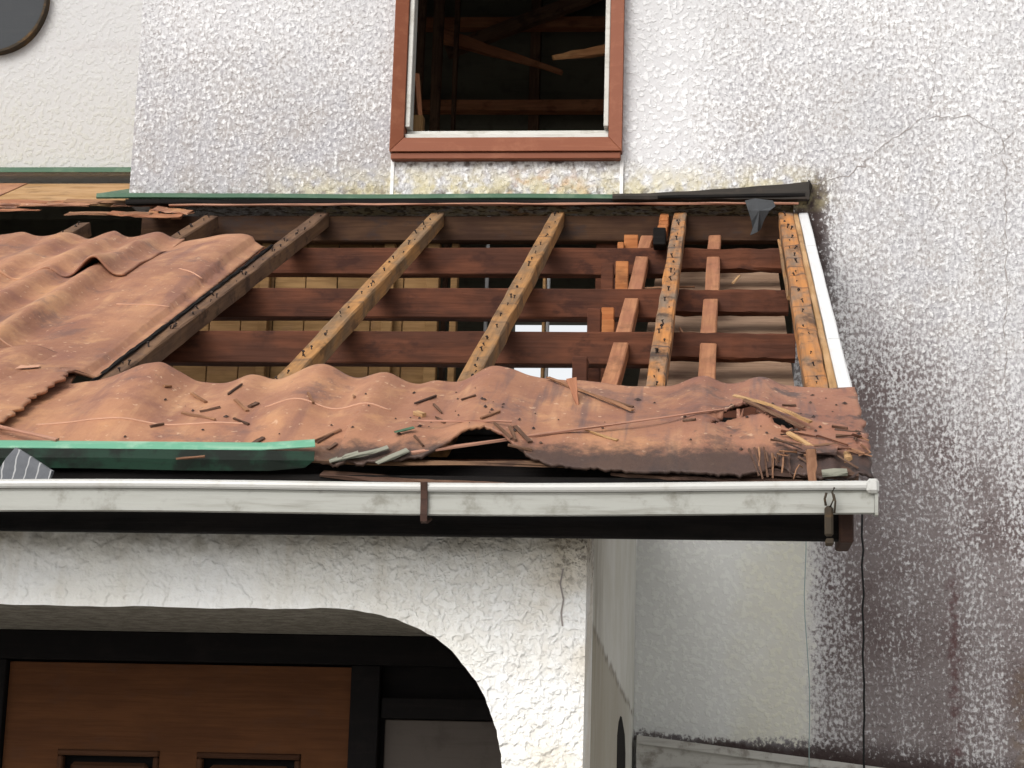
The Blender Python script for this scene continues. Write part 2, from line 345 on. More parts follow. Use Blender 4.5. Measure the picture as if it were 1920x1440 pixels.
def beam(name, a, b, wd, ht, m, parent=None, upv=(0, 0, 1), seg=1, jit=0., c=.003, taper=(1, 1), bow=0., ends=0., seed=0):
    """squared timber from a to b, its top face through both points; slightly uneven"""
    r = random.Random(seed*31+len(name)); W, L = frame(a, b, upv); vs, fs = [], []
    sec = [(-.5, -1), (.5, -1), (.5, 0), (-.5, 0)]; c = min(c, wd*.3, ht*.3)
    prof = []
    for (y, z), (d1, d2) in zip(sec, [((0, 1), (1, 0)), ((-1, 0), (0, 1)), ((0, -1), (-1, 0)), ((1, 0), (0, -1))]):
        prof += [(y, z, d1), (y, z, d2)]
    for i in range(seg+1):
        t = i/seg; k = taper[0]*(1-t)+taper[1]*t; bz = bow*math.sin(math.pi*t)
        for j, (y, z, d) in enumerate(prof):
            ex = (r.uniform(-ends, ends) if i in (0, seg) else 0)
            vs.append((t*L+ex, y*wd*k+d[0]*c*k+r.uniform(-jit, jit), z*ht*k+d[1]*c*k+bz+r.uniform(-jit, jit)))
    for i in range(seg):
        for j in range(8):
            q = (j+1) % 8; fs.append((i*8+j, i*8+q, i*8+8+q, i*8+8+j)[::-1])
    fs.append(tuple(range(8))); fs.append(tuple(range(seg*8, seg*8+8))[::-1])
    fs = [f[::-1] for f in fs]
    return mesh(name, vs, fs, m, parent, W)
def tube(name, pts, rad, m, parent=None, n=6):
    vs, fs = [], []; pts = [Vector(p) for p in pts]
    for i, p in enumerate(pts):
        d = (pts[min(i+1, len(pts)-1)]-pts[max(i-1, 0)]).normalized(); s = d.orthogonal().normalized() if abs(d.z) > .9 else d.cross(Vector((0, 0, 1))).normalized(); t = d.cross(s)
        for k in range(n):
            a = 2*math.pi*k/n; vs.append(p+(s*math.cos(a)+t*math.sin(a))*rad)
    for i in range(len(pts)-1):
        for k in range(n): fs.append((i*n+k, i*n+(k+1) % n, i*n+n+(k+1) % n, i*n+n+k))
    fs.append(tuple(range(n))[::-1]); fs.append(tuple(range((len(pts)-1)*n, len(pts)*n)))
    return mesh(name, vs, fs, m, parent, smooth=True)
def prism(name, poly, d, m, parent=None, W=None):
    """polygon (list of 3D points) extruded by vector d"""
    n = len(poly); P = [Vector(p) for p in poly]; d = Vector(d); vs = P+[p+d for p in P]
    fs = [tuple(range(n)), tuple(range(n, 2*n))[::-1]]+[(i, n+i, n+(i+1) % n, (i+1) % n) for i in range(n)]
    o = mesh(name, vs, fs, m, parent, W)
    bm = bmesh.new(); bm.from_mesh(o.data); bmesh.ops.recalc_face_normals(bm, faces=bm.faces); bm.to_mesh(o.data); bm.free(); return o
def holed_wall(name, x0, x1, z0, z1, y, th, holes, m, parent):
    xs = sorted({x0, x1, *[h[0] for h in holes], *[h[1] for h in holes]}); zs = sorted({z0, z1, *[h[2] for h in holes], *[h[3] for h in holes]})
    vs, fs, ix = [], [], {}
    def V(i, j, k):
        if (i, j, k) not in ix: ix[i, j, k] = len(vs); vs.append((xs[i], y+th*k, zs[j]))
        return ix[i, j, k]
    def solid(i, j):
        if i < 0 or j < 0 or i >= len(xs)-1 or j >= len(zs)-1: return False
        cx, cz = (xs[i]+xs[i+1])/2, (zs[j]+zs[j+1])/2
        return not any(h[0] < cx < h[1] and h[2] < cz < h[3] for h in holes)
    for i in range(len(xs)-1):
        for j in range(len(zs)-1):
            if not solid(i, j): continue
            fs.append((V(i, j, 0), V(i+1, j, 0), V(i+1, j+1, 0), V(i, j+1, 0))); fs.append((V(i, j, 1), V(i, j+1, 1), V(i+1, j+1, 1), V(i+1, j, 1)))
            if not solid(i-1, j): fs.append((V(i, j, 0), V(i, j+1, 0), V(i, j+1, 1), V(i, j, 1)))
            if not solid(i+1, j): fs.append((V(i+1, j, 0), V(i+1, j, 1), V(i+1, j+1, 1), V(i+1, j+1, 0)))
            if not solid(i, j-1): fs.append((V(i, j, 0), V(i, j, 1), V(i+1, j, 1), V(i+1, j, 0)))
            if not solid(i, j+1): fs.append((V(i, j+1, 0), V(i+1, j+1, 0), V(i+1, j+1, 1), V(i, j+1, 1)))
    return mesh(name, vs, fs, m, parent)

# roof frame: u along the eave, v down the slope from the house wall, h off the rafter tops
ZR = 3.408; PH = math.atan(.5)
RN = Vector((0, -math.sin(PH), math.cos(PH))); RV = Vector((0, -math.cos(PH), -math.sin(PH)))
def rw(u, v, h=0.): return Vector((u, 0, ZR))+RV*v+RN*h

# ------------------------------------------------------------------ ground
g = mesh('ground', [(-400, -400, 0), (400, -400, 0), (400, 400, 0), (-400, 400, 0)], [(0, 1, 2, 3)], 'ground'); tag(g, 'bare grey ground around the house', 'ground', kind='structure')

# ------------------------------------------------------------------ the house
house = empty('house', (0, 0, 0), 'two-storey house with dirty white stucco walls behind the stripped porch roof', 'house')
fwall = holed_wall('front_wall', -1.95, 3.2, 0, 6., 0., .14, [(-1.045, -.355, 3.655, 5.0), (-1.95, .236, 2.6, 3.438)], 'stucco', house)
box('return_wall', (-1.95, -1.81, .141, .64, 3.44, 6.), 'stucco', house, 0)
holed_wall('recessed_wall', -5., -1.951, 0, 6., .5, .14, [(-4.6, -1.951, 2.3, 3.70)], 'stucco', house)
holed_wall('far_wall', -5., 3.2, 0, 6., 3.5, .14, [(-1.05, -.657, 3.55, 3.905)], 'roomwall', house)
box('end_wall', (-5.14, -5.001, .5, 3.64, 0, 6.), 'roomwall', house, 0); box('end_wall', (3.201, 3.34, 0, 3.64, 0, 6.), 'roomwall', house, 0)
box('roof_slab', (-5.6, 3.8, -.35, 4.1, 6.002, 6.15), 'roofdark', house, 0)
box('floor_slab', (-1.80, 3.19, .145, 3.49, 2.4, 2.6), 'room_dark', house, 0)

# patch under the window
vs, fs = boxdata(-1.065, -.325, -.006, .004, 3.455, 3.583, 0); mesh('stucco_patch', vs, fs, 'stucco', house)
for x in (-1.071, -.319): box('joint_bead', (x-.006, x+.006, -.009, .004, 3.455, 3.60), 'bead', house, .001)

# cracks: thin ragged ribbons lying on the render
def crack(pts, w0, seed):
    r = random.Random(seed); P = []
    for (a, b) in zip(pts[:-1], pts[1:]):
        n = max(2, int(math.dist(a, b)/.018))
        for i in range(n): t = i/n; P.append((a[0]+(b[0]-a[0])*t+r.uniform(-.009, .009), a[1]+(b[1]-a[1])*t+r.uniform(-.009, .009)))
    P.append(pts[-1]); vs, fs = [], []
    for i, (x, z) in enumerate(P):
        q = P[min(i+1, len(P)-1)]; s = P[max(i-1, 0)]; dx, dz = q[0]-s[0], q[1]-s[1]; l = math.hypot(dx, dz) or 1; ww = w0*.7*r.choice((.05, .3, .6, .9, 1.2))*(.35 if i in (0, len(P)-1) else 1)
        for k in (-1, 1): vs.append((x-dz/l*ww*k, -.0015, z+dx/l*ww*k))
    for i in range(len(P)-1): fs.append((2*i, 2*i+1, 2*i+3, 2*i+2))
    mesh('crack', vs, fs, 'crack', fwall)
crack([(.29, 3.50), (.36, 3.525), (.43, 3.54), (.53, 3.637), (.651, 3.726)], .0022, 1)
crack([(.651, 3.726), (.77, 3.729), (.85, 3.707), (.908, 3.65), (.938, 3.675)], .0016, 2)
crack([(.908, 3.65), (.905, 3.5), (.904, 3.316), (.898, 3.1), (.894, 2.882), (.9, 2.6)], .0024, 3)
crack([(.685, 3.9), (.68, 3.72)], .001, 4)

# main window
win = empty('window', (-.7, -.02, 3.6), None, None); win.parent = house; win.matrix_parent_inverse = Matrix.Identity(4)
X0, X1, X0i, X1i, ZB, ZBi, ZT = -1.078, -.318, -1.035, -.363, 3.602, 3.655, 5.05
def mitred(name, out_, inn, y0, y1, yb):
    # outer edge (two points), inner edge (two points): face slopes from y0 (outer) to y1 (inner)
    (a, b), (c, d) = out_, inn
    vs = [(a[0], y0, a[1]), (b[0], y0, b[1]), (d[0], y1, d[1]), (c[0], y1, c[1])]; vs += [(v[0], yb, v[2]) for v in vs]
    fs = [(0, 1, 2, 3), (7, 6, 5, 4), (0, 4, 5, 1), (1, 5, 6, 2), (2, 6, 7, 3), (3, 7, 4, 0)]
    o = mesh(name, vs, fs, 'frame', win); bm = bmesh.new(); bm.from_mesh(o.data); bmesh.ops.recalc_face_normals(bm, faces=bm.faces); bmesh.ops.bevel(bm, geom=list(bm.edges), offset=.0015, segments=1, affect='EDGES'); bm.to_mesh(o.data); bm.free()
mitred('frame_bottom', ((X0, ZB), (X1, ZB)), ((X0i, ZBi), (X1i, ZBi)), -.045, -.028, .1)
mitred('frame_side', ((X0, ZT), (X0, ZB)), ((X0i, ZT-.05), (X0i, ZBi)), -.0445, -.0275, .1)
mitred('frame_side', ((X1, ZB), (X1, ZT)), ((X1i, ZBi), (X1i, ZT-.05)), -.0445, -.0275, .1)
mitred('frame_top', ((X1, ZT), (X0, ZT)), ((X1i, ZT-.05), (X0i, ZT-.05)), -.045, -.028, .1)
box('frame_apron', (X0+.004, X1-.004, -.036, .03, 3.579, 3.6005), 'frame', win)
for (z0, z1, y) in ((3.657, 3.673, -.012), (3.676, 3.694, .02)): box('track', (X0i+.001, X1i-.001, y, y+.028, z0, z1), 'alu', win, .002)
for x in (X0i+.001, X1i-.017): box('sash_stile', (x, x+.016, -.016, .05, 3.696, ZT-.06), 'alu', win, .002)

# round window on the recessed wall
rwn = empty('round_window', (-2.667, .5, 4.14), None, None); rwn.parent = house; rwn.matrix_parent_inverse = Matrix.Identity(4)
c0, rr = Vector((-2.667, .47, 4.36)), .205; N = 48
ring = []
vs, fs = [], []
for i in range(N):
    a = 2*math.pi*i/N; j = 1+.006*math.sin(5*a)
    for (q, y) in ((rr*.955, 0.02), (rr*.955, -.006), (rr*j, -.006), (rr*j, .035)): vs.append((c0.x+q*math.cos(a), c0.y+y, c0.z+q*math.sin(a)))
for i in range(N):
    for k in range(3): fs.append((i*4+k, i*4+k+1, ((i+1) % N)*4+k+1, ((i+1) % N)*4+k))
mesh('rim', vs, fs, 'rust', rwn, smooth=False)
mesh('pane', [(c0.x+rr*.957*math.cos(2*math.pi*i/N), c0.y+.01, c0.z+rr*.957*math.sin(2*math.pi*i/N)) for i in range(N)], [tuple(range(N))], 'pane', rwn)

# what is left inside the house: framing seen through the window and the roof
def rt(name, a, b, wd, ht, m, **k): return beam(name, a, b, wd, ht, m, house, **k)
YB = 2.6
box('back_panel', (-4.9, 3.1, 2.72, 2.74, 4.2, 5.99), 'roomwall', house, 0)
rt('crossbeam', (-1.6, YB, 5.16), (.4, YB, 5.15), .06, .055, 'room', seg=4, jit=.002)
rt('crossbeam', (-1.6, YB, 4.745), (.4, YB, 4.735), .06, .055, 'room', seg=4, jit=.002)
rt('post', (-.885, YB+.06, 4.2), (-.885, YB+.06, 5.95), .05, .05, 'room_dark', upv=(0, -1, 0), seg=3, jit=.002)
rt('brace', (-1.3, YB-.1, 4.98), (-.35, YB-.1, 5.36), .05, .06, 'room_dark', seg=3, jit=.003)
rt('brace', (-1.28, YB-.25, 5.00), (-.73, YB-.25, 4.80), .04, .055, 'room', seg=5, jit=.004, taper=(1.1, .35), ends=.01)
rt('broken_board', (-.66, 1.2, 4.42), (-.25, 1.2, 4.50), .03, .05, 'room_bright', seg=6, jit=.005, taper=(.4, 1.2), ends=.015)
for i, (x, wd) in enumerate(((-1.42, .05), (-1.36, .03), (-1.30, .045), (-1.23, .02))):
    rt('stud', (x, 2.0+.1*i, 3.), (x+.02, 2.0+.1*i, 5.95), wd, .04, 'room_dark', upv=(0, -1, 0), seg=4, jit=.004)
rt('leaning_stick', (-1.02, .3, 3.72), (-1.09, .5, 4.08), .018, .02, 'room', seg=3, jit=.002)
rt('window_stud', (-1.03, .16, 3.4), (-1.03, .16, 3.80), .05, .05, 'plank', upv=(0, -1, 0))

# sheathing planks and framing behind the open part of the porch roof
x = -1.90; i = 0
while x < -1.0:
    wd = rnd.choice((.105, .115, .12)); o = box('plank', (x+.0015, x+wd-.0015, .060+rnd.uniform(0, .003), .078, 2.62, 3.365), 'plank', house, .002); x += wd; i += 1
for (xx, wd) in ((-1.485, .03), (-1.075, .035), (-.93, .04), (-.86, .022), (-.565, .010)):
    box('batten', (xx-wd/2, xx+wd/2, .028, .0595 if xx < -1.05 else .07, 2.62, 3.36), 'plank', house, .002)
rt('ledger_beam', (-1.9, .02, 3.396), (.2, .02, 3.396), .045, .085, 'ledger', seg=6, jit=.002)
for (xx, zz) in ((-.90, .30), (-.66, .24)): rt('hanger_rod', (xx, 1.2, 2.9), (xx, 1.2, 3.95), .014, .014, 'white', upv=(0, -1, 0))
box('dark_post', (-.40, -.32, .03, .09, 2.62, 3.36), 'purlin', house, .002)

# ------------------------------------------------------------------ porch roof
roof = empty('porch_roof', rw(-.6, 2.7, -.15), 'half-stripped lean-to porch roof, bare rafters and purlins above wavy brown boards', 'roof')
RU = [(-2.42, -2.44, .5, 'rafter_grey', .042), (-2.035, -2.06, .19, 'rafter_grey', .045), (-1.655, -1.70, .055, 'rafter_grey', .045), (-1.298, -1.348, .0, 'rafter_grey', .047), (-.918, -.948, .0, 'rafter', .045),
      (-.524, -.545, .0, 'rafter', .044), (-.128, -.136, .0, 'rafter_orange', .042), (.211, .208, .0, 'rafter_orange', .048)]
nail_me = None
def nail_mesh():
    vs, fs = [], []
    for (z, r_) in ((-.006, .0016), (.0105, .0016), (.0105, .0036), (.0125, .0032)):
        for k in range(6): vs.append((r_*math.cos(k*math.pi/3), r_*math.sin(k*math.pi/3), z))
    for l in range(3):
        for k in range(6): fs.append((l*6+k, l*6+(k+1) % 6, l*6+6+(k+1) % 6, l*6+6+k))
    fs.append(tuple(range(18, 24)))
    me = bpy.data.meshes.new('nail'); me.from_pydata(vs, [], fs); me.materials.append(M['nail']); return me
nail_me = nail_mesh()
for ri_, (ua, ub, v0, m, wd) in enumerate(RU):
    vend = 2.57
    ra = beam('rafter', rw(ua+(ub-ua)*v0/2.2, v0), rw(ua+(ub-ua)*vend/2.2, vend), wd, .046, m, roof, RN, seg=22, jit=.0016, c=.0035, seed=ri_)
    if ri_ == 0: continue
    v = v0+.03
    lim = {1: .6, 2: .62}.get(ri_, 2.2)
    while v < lim:
        for _ in range(1 if rnd.random() < .75 else 2):
            no = bpy.data.objects.new('nail', nail_me); lean = rnd.gauss(0, .35); lean2 = rnd.gauss(.1, .45)
            vv = v+rnd.uniform(-.02, .02); uu = ua+(ub-ua)*vv/2.2+rnd.uniform(-.008, .008)
            if ri_ == 3: uu += .008
            R_ = Matrix((Vector((1, 0, 0)), -RV, RN)).transposed().to_4x4() @ Matrix.Rotation(lean, 4, 'Y') @ Matrix.Rotation(lean2, 4, 'X') @ Matrix.Scale(rnd.uniform(.55, 1.25), 4)
            link(no, ra, Matrix.Translation(rw(uu, vv, -.002)) @ R_)
        v += rnd.choice((.05, .09, .11, .13, .17)) if ri_ != 6 else rnd.choice((.05, .10, .14, .18))
PURL = [(-.325, 3.197), (-.856, 2.930), (-1.318, 2.699), (-1.80, 2.455), (-2.28, 2.215)]
for k, (y, z) in enumerate(PURL):
    beam('purlin', (-3.2, y+.024, z), (-.128, y+.024, z), .048, .084, 'purlin', roof, seg=14, jit=.0012, c=.003, seed=40+k)
    beam('split_purlin', (-.127, y+.024, z-.001), (.188, y+.024, z-.002), .044, .064, 'purlin', roof, seg=10, jit=.0028, c=.003, seed=45+k)
# ceiling joists: short lengths fixed to the face of one purlin and tucked behind the next
for ju, k0 in ((-.232, 0), (-.015, 0)):
    prev = (.0, 3.325)
    for k, (y, z) in enumerate(PURL[:4]):
        ya, za = prev
        a = Vector((ju-.004*k, ya-.002 if k else -.02, za)); b = Vector((ju-.006*k+rnd.uniform(-.004, .004), y+.092, z-.035+.045))
        b = Vector((b.x, y+.093, a.z-(a.y-(y+.093))*.5))
        beam('joist', a, b, .040, .036, 'joist', roof, seg=2, jit=.001, seed=60+k+int(ju*100))
        prev = (y, z-.028)
# little packing blocks beside the left row of joists
for (x_, y_, z_, sx, sy, sz) in ((-.283, -.03, 3.295, .045, .03, .05), (-.315, -.055, 3.27, .02, .02, .04), (-.290, -.42, 3.065, .038, .03, .12), (-.300, -.93, 2.80, .034, .03, .11), (-.305, -.955, 2.79, .05, .03, .05)):
    box('packing_block', (x_-sx/2, x_+sx/2, y_-sy/2, y_+sy/2, z_-sz/2, z_+sz/2), 'block', roof, .002)
for k in range(5):
    beam('packing_piece', rw(-.178, .0+k*.066, -.004), rw(-.178, .062+k*.066, -.004), .03, .03, 'block', roof, RN, seg=1, jit=.002, seed=80+k)
box('packing_end', (-.2, -.162, -.40, -.335, 3.185, 3.24), 'fascia', roof, .003)
# ceiling boards hung under the right bay
for k in range(7):
    v0_, v1_ = .02+k*.36, .02+k*.36+.352
    beam('ceiling_board', rw(.06-.26, v0_+.05, -.165), rw(.06-.26+.385, v0_+.05, -.165), .354, .009, 'ceiling', roof, RN, seg=2, jit=.0002, seed=90+k)
beam('ceiling_strip', rw(.04, .13, -.14), rw(.185, .13, -.14), .03, .012, 'plank', roof, RN)
box('joist_trimmer', (-.345, -.30, -2.1, -.05, 2.28, 2.34), 'purlin', roof, .002)
for (y, z) in PURL[:3]: box('trimmer_post', (-.340, -.305, y-.30, y-.25, z-.4, z-.13), 'purlin', roof, .002)
# right hand edge
beam('edge_board', rw(.2425, -.01, -.004), rw(.2425, 2.68, -.004), .016, .10, 'barge_wood', roof, RN, seg=16, jit=.0012)
for k in range(4):
    beam('barge_board', rw(.267, -.02+k*.585, -.002-.001*(k % 2)), rw(.2675, -.02+k*.585+.583, -.002-.001*(k % 2)), .030, .13, 'white', roof, RN, seg=3, jit=.0006)
beam('side_stick', rw(.178, .42, -.01), rw(.182, 1.18, -.02), .009, .012, 'rafter', roof, RN, seg=5, jit=.0015)
beam('eave_board', (-3.2, -2.405, 2.160), (.235, -2.405, 2.160), .022, .114, 'fascia', roof, seg=6, jit=.001)
box('eave_end_block', (.222, .248, -2.44, -2.30, 2.040, 2.10), 'strap', roof, .003)
box('soffit_board', (-3.2, .232, -2.395, -2.302, 2.085, 2.10), 'fascia', roof, 0)
beam('eave_strip', rw(-.78, 2.70, -.012), rw(.02, 2.70, -.018), .02, .006, 'rafter_grey', roof, RN, seg=8, jit=.002)
beam('eave_strip', rw(-.75, 2.71, -.035), rw(-.35, 2.74, -.05), .03, .006, 'splinter_dark', roof, RN, seg=8, jit=.002)
beam('eave_strip', rw(-.2, 2.70, -.03), rw(.23, 2.73, -.04), .03, .006, 'splinter_dark', roof, RN, seg=8, jit=.003)
beam('eave_strip', rw(.0, 2.69, -.02), rw(.26, 2.71, -.02), .05, .012, 'splinter_dark', roof, RN, seg=8, jit=.003)
for k in range(3): beam('sarking_board', rw(-3.2, 2.32+k*.155, -.052), rw(.185, 2.32+k*.155, -.052), .15, .008, 'fascia', roof, RN, seg=4, jit=.0006, seed=70+k)  # near-black boards added so the broken eave gaps read as deep shade
beam('wall_batten', (-1.80, -.040, 3.424), (.25, -.040, 3.428), .014, .006, 'lath', roof, seg=24, jit=.0014)
beam('felt_edge', rw(-1.327, .60, .0065), rw(-1.360, 2.19, .0065), .010, .005, 'fascia', roof, RN, seg=40, jit=.0022)

# wavy boards
def lump(u, v, sd):
    r = np.random.RandomState(sd); o = np.zeros_like(u)
    for k in range(14):
        f = r.uniform(4, 30); a = r.uniform(0, 6.28); o += np.sin(f*(u*math.cos(a)*1.2+v*math.sin(a)*.8)+r.uniform(0, 6.28))/(f**.8)
    return o*.5
def ridge(u, c, a, sl, sr):
    d = u-c; s = np.where(d < 0, sl, sr); return a*np.exp(-.5*(d/s)**2)
def sheet(name, u0, u1, du, top, bot, dv, hf, m, hole=None, left=None, right=None, th=.006):
    nu = int((u1-u0)/du)+1; S = np.linspace(0, 1, nu); nv = int(max(bot(np.array([u0, (u0+u1)/2, u1]))-top(np.array([u0, (u0+u1)/2, u1])))/dv)+1
    T = np.linspace(0, 1, nv); U = u0+(u1-u0)*S[None, :]+0*T[:, None]
    V = top(U)*(1-T[:, None])+bot(U)*T[:, None]
    if right is not None or left is not None:
        L = left(V) if left is not None else u0+0*V; R = right(V) if right is not None else u1+0*V
        U = L+(R-L)*S[None, :]; V = top(U)*(1-T[:, None])+bot(U)*T[:, None]
    H = hf(U, V)
    P = np.array([0, 0, ZR])[None, None]+U[..., None]*np.array([1, 0, 0])+V[..., None]*np.array(RV)+H[..., None]*np.array(RN)
    vs = P.reshape(-1, 3); fs = []
    for j in range(nv-1):
        for i in range(nu-1):
            if hole is not None and hole(U[j, i], V[j, i]): continue
            a = j*nu+i; fs.append((a, a+nu, a+nu+1, a+1))
    o = mesh(name, vs, fs, m, roof, smooth=True)
    md = o.modifiers.new('thickness', 'SOLIDIFY'); md.thickness = th; md.offset = -1
    return o
def jag(sd, amp, fr):
    r = np.random.RandomState(sd); ph = r.uniform(0, 6.28, 10); ff = r.uniform(.4, 2.6, 10)*fr; aa = r.uniform(.2, 1, 10); aa /= aa.sum()
    return lambda x: amp*sum(a*np.sin(f*x+p) for a, f, p in zip(aa, ff, ph))*1.6
def h_low(u, v):
    f = np.clip((.05-u)/.5, .12, 1)
    top = np.clip(1-(v-2.2)/.9, .45, 1)
    h = ridge(u, -1.56, .03, .08, .05)+ridge(u, -1.203, .046, .070, .042)+ridge(u, -1.0, .020, .028, .030)+ridge(u, -.852, .044, .050, .042)+ridge(u, -.713, .028, .036, .034)+ridge(u, -.475, .044, .040, .066)+ridge(u, -.30, .012, .05, .06)
    h += ridge(u, -.032, .022, .036, .026)+ridge(u, .087, .019, .028, .026)+ridge(u, -.60, .010, .02, .03)
    top = top*np.where(u < -.72, np.clip(1-(v-2.45)/.22, .12, 1), 1)
    fl = np.where(u < -.72, np.clip(1-(v-2.52)/.12, .05, 1), 1)
    h = h*top*fl+.006*fl+.0035*lump(u*2, v*2, 5)*2.4*fl
    # front edge sprung up over the broken gap
    h += .006*np.exp(-.5*((u+.445)/.055)**2)*np.clip((v-2.46)/.22, 0, 1)**1.5
    h += .018*np.exp(-.5*((u+.60)/.05)**2)*np.clip((v-2.5)/.2, 0, 1)
    # the split in the right hand end: board above it has lifted
    h += .024*np.exp(-.5*((u-.05)/.05)**2)*np.exp(-((v-2.45)/.035)**2)*(v < 2.475)
    h += .016*np.exp(-.5*((u-.12)/.06)**2)*np.exp(-((v-2.50)/.03)**2)
    h -= np.clip(u-.0, 0, .3)*.02*np.clip((v-2.45)/.2, 0, 1)
    droop = np.clip((v-2.60)/.14, 0, 1)**1.4*np.clip((u+.80)/.06, 0, 1)*(1-np.exp(-.5*((u+.445)/.065)**2))
    h = h*(1-.75*droop)-.024*droop
    h += .010*np.clip((v-2.58)/.1, 0, 1)*jag(9, 1., 60)(u)*np.clip((u-.02)*5, 0, 1)
    return h
j6 = jag(21, .006, 220)
j1, j2, j3, j4 = jag(1, .006, 60), jag(2, .010, 70), jag(3, .016, 50), jag(4, .010, 160)
def low_top(u): return 2.215-.22*np.clip((-1.405-u)/.03, 0, 1)+j1(u)*.7-.02*np.exp(-.5*((u+.86)/.08)**2)+.0*u
def low_bot(u):
    b = 2.69+j2(u)*.5+.028*np.clip((u+.82)/.1, 0, 1)+j6(u)*np.clip((u+.82)/.1, 0, 1)-.100*np.exp(-.5*((u+.445)/.05)**2)+.02*np.clip((u+.3)*3, 0, 1)+j4(u)*np.clip((u-.02)*6, 0, 1)*1.3
    return b-.03*np.exp(-.5*((u-.11)/.02)**2)
def split(u, v):
    if -.025 < u < .17:
        c = 2.545-.10*max(0, 1-abs(u-.035)/.065) if u < .06 else 2.478+(u-.06)*.62
        wd = .024*max(0, 1-abs(u-.030)/.06)+.017*max(0, 1-abs(u-.11)/.055)+.002*math.sin(u*300)
        return abs(v-c) < wd
    return False
sheet('wavy_board', -1.95, .285, .0065, low_top, low_bot, .0065, h_low, 'sheet', hole=split, right=lambda v: .285+j3(v)*.35)
def ridges_left(u, v):
    k = 1-.25*np.sin(v*2.3+u*3)
    h = sum(ridge(u, c+.01*math.sin(c*40), a, sl, sr) for c, a, sl, sr in ((-2.36, .030, .08, .045), (-2.10, .030, .07, .04), (-1.958, .032, .045, .028), (-1.824, .036, .045, .028), (-1.688, .036, .045, .026), (-1.56, .008, .04, .04), (-1.425, .030, .075, .04)))
    wave2 = .012*np.exp(-.5*((u+1.55)/.09)**2)*np.exp(-.5*((v-1.05)/.2)**2)
    e = ridge(u, -1.425+.01*math.sin(-1.425*40), .030, .075, .04)
    return (h-e*.65*np.clip((v-.75)/.7, 0, 1))*k+wave2
def h_left(u, v):
    h = ridges_left(u, v)+.008+.0035*lump(u*2, v*2, 8)*1.8
    h += .010*np.clip((v-1.95)/.3, 0, 1)
    h = np.where(u > -1.385, np.maximum(h-.010, .004), h)
    return h
jl, jr2 = jag(11, .014, 30), jag(12, .007, 45)
def left_right(v):
    e = -1.346-.012*v/2.2+jr2(v)*.2+jag(31, .002, 300)(v)
    return np.where(v > 2.16, -1.405+jag(13, .012, 60)(v)+jag(32, .006, 100)(v)-.01*np.clip((v-2.16)*3, 0, 1), e)
sheet('wavy_board', -2.9, -1.37, .008, lambda u: .60+jl(u)*2+.0*u, lambda u: 2.585+jl(u)*.6, .008, h_left, 'sheet', right=left_right)
def h_over(u, v): return ridges_left(u, v)*1.0+.013+.0035*lump(u*2, v*2, 8)*5+.022*np.exp(-.5*((u+1.69)/.035)**2)*np.clip((v-1.0)/.15, 0, 1)
sheet('wavy_board', -2.9, -1.60, .008, lambda u: .57+jl(u)*2, lambda u: 1.17+jag(15, .008, 20)(u), .01, h_over, 'sheet')
# flat boards left at the top beside the recessed wall
for k, (ua, ub, va, vb, hh) in enumerate(((-3.2, -2.49, -.56, -.10, .012), (-2.486, -2.0, -.56, -.12, .010))):
    n = 10; tp = [rw(ua+(ub-ua)*i/n, va, hh) for i in range(n+1)]; bt = [rw(ub-(ub-ua)*i/n, vb+rnd.uniform(-.012, .012), hh) for i in range(n+1)]
    prism('flat_board', tp+bt, -RN*.009, 'barge_wood' if k else 'sheet', roof)
for k in range(16):
    ua = -2.75+k*.06+rnd.uniform(-.03, .03); ln = rnd.uniform(.10, .42); v = rnd.uniform(-.11, .12)
    if ua+ln > -1.72: ln = -1.72-ua
    beam('torn_strip', rw(ua, v, .02-.03*max(0, v)+rnd.uniform(0, .006)), rw(ua+ln, v+rnd.uniform(-.02, .02), .016-.03*max(0, v)+rnd.uniform(-.006, .008)), rnd.uniform(.02, .055), .005, rnd.choice(('sheet', 'sheet', 'joist', 'splinter')), roof, RN, seg=5, jit=.003, ends=.006, seed=200+k)
for k in range(3): beam('torn_strip', rw(-1.86+k*.045, -.02+.01*k, .014), rw(-1.85+k*.045, .075+.012*k, .0), .034, .006, 'joist', roof, RN, seg=3, jit=.002, seed=230+k)
# thin pale battens lines left where the tiles sat
def chalk(ua, ub, v, dv, hf, ex=0.):
    n = int((ub-ua)/.012); P = []
    for i in range(n+1):
        u = ua+(ub-ua)*i/n; vv = v+dv*i/n; P.append(rw(u, vv, float(hf(np.array([u]), np.array([vv]))[0])+.0005+ex))
    tube('tile_line', P, .0022, 'chalk', roof, 5)
chalk(-1.36, -.93, 2.545, -.01, h_low); chalk(-.92, -.66, 2.44, .01, h_low); chalk(-1.52, -1.385, 1.50, .0, h_left); chalk(-1.67, -1.60, 1.94, 0, h_left); chalk(-1.46, -1.385, 1.13, .05, h_left)

# ------------------------------------------------------------------ porch below
porch = empty('arched_porch', (-1.2, -1.9, 0), 'white stuccoed entrance porch with a rounded arch under the gutter', 'porch')
arc = [(-.764, 1.917), (-.71, 1.9155), (-.659, 1.909), (-.615, 1.898), (-.576, 1.884), (-.541, 1.866), (-.512, 1.845), (-.49, 1.824), (-.47, 1.800), (-.452, 1.777), (-.438, 1.751), (-.425, 1.722), (-.415, 1.691), (-.407, 1.658), (-.401, 1.623), (-.397, 1.57), (-.396, 1.5), (-.396, 0)]
fine = []
r5 = random.Random(5)
for (a, b) in zip(arc[:-2], arc[1:-1]):
    for i in range(3): t = i/3; fine.append((a[0]+(b[0]-a[0])*t+r5.uniform(-.0012, .0012), a[1]+(b[1]-a[1])*t+r5.uniform(-.0012, .0012)))
fine = [q if i == 0 or q[0] > fine[i-1][0] else (fine[i-1][0]+.0002, q[1]) for i, q in enumerate(fine)]; fine += arc[-2:]
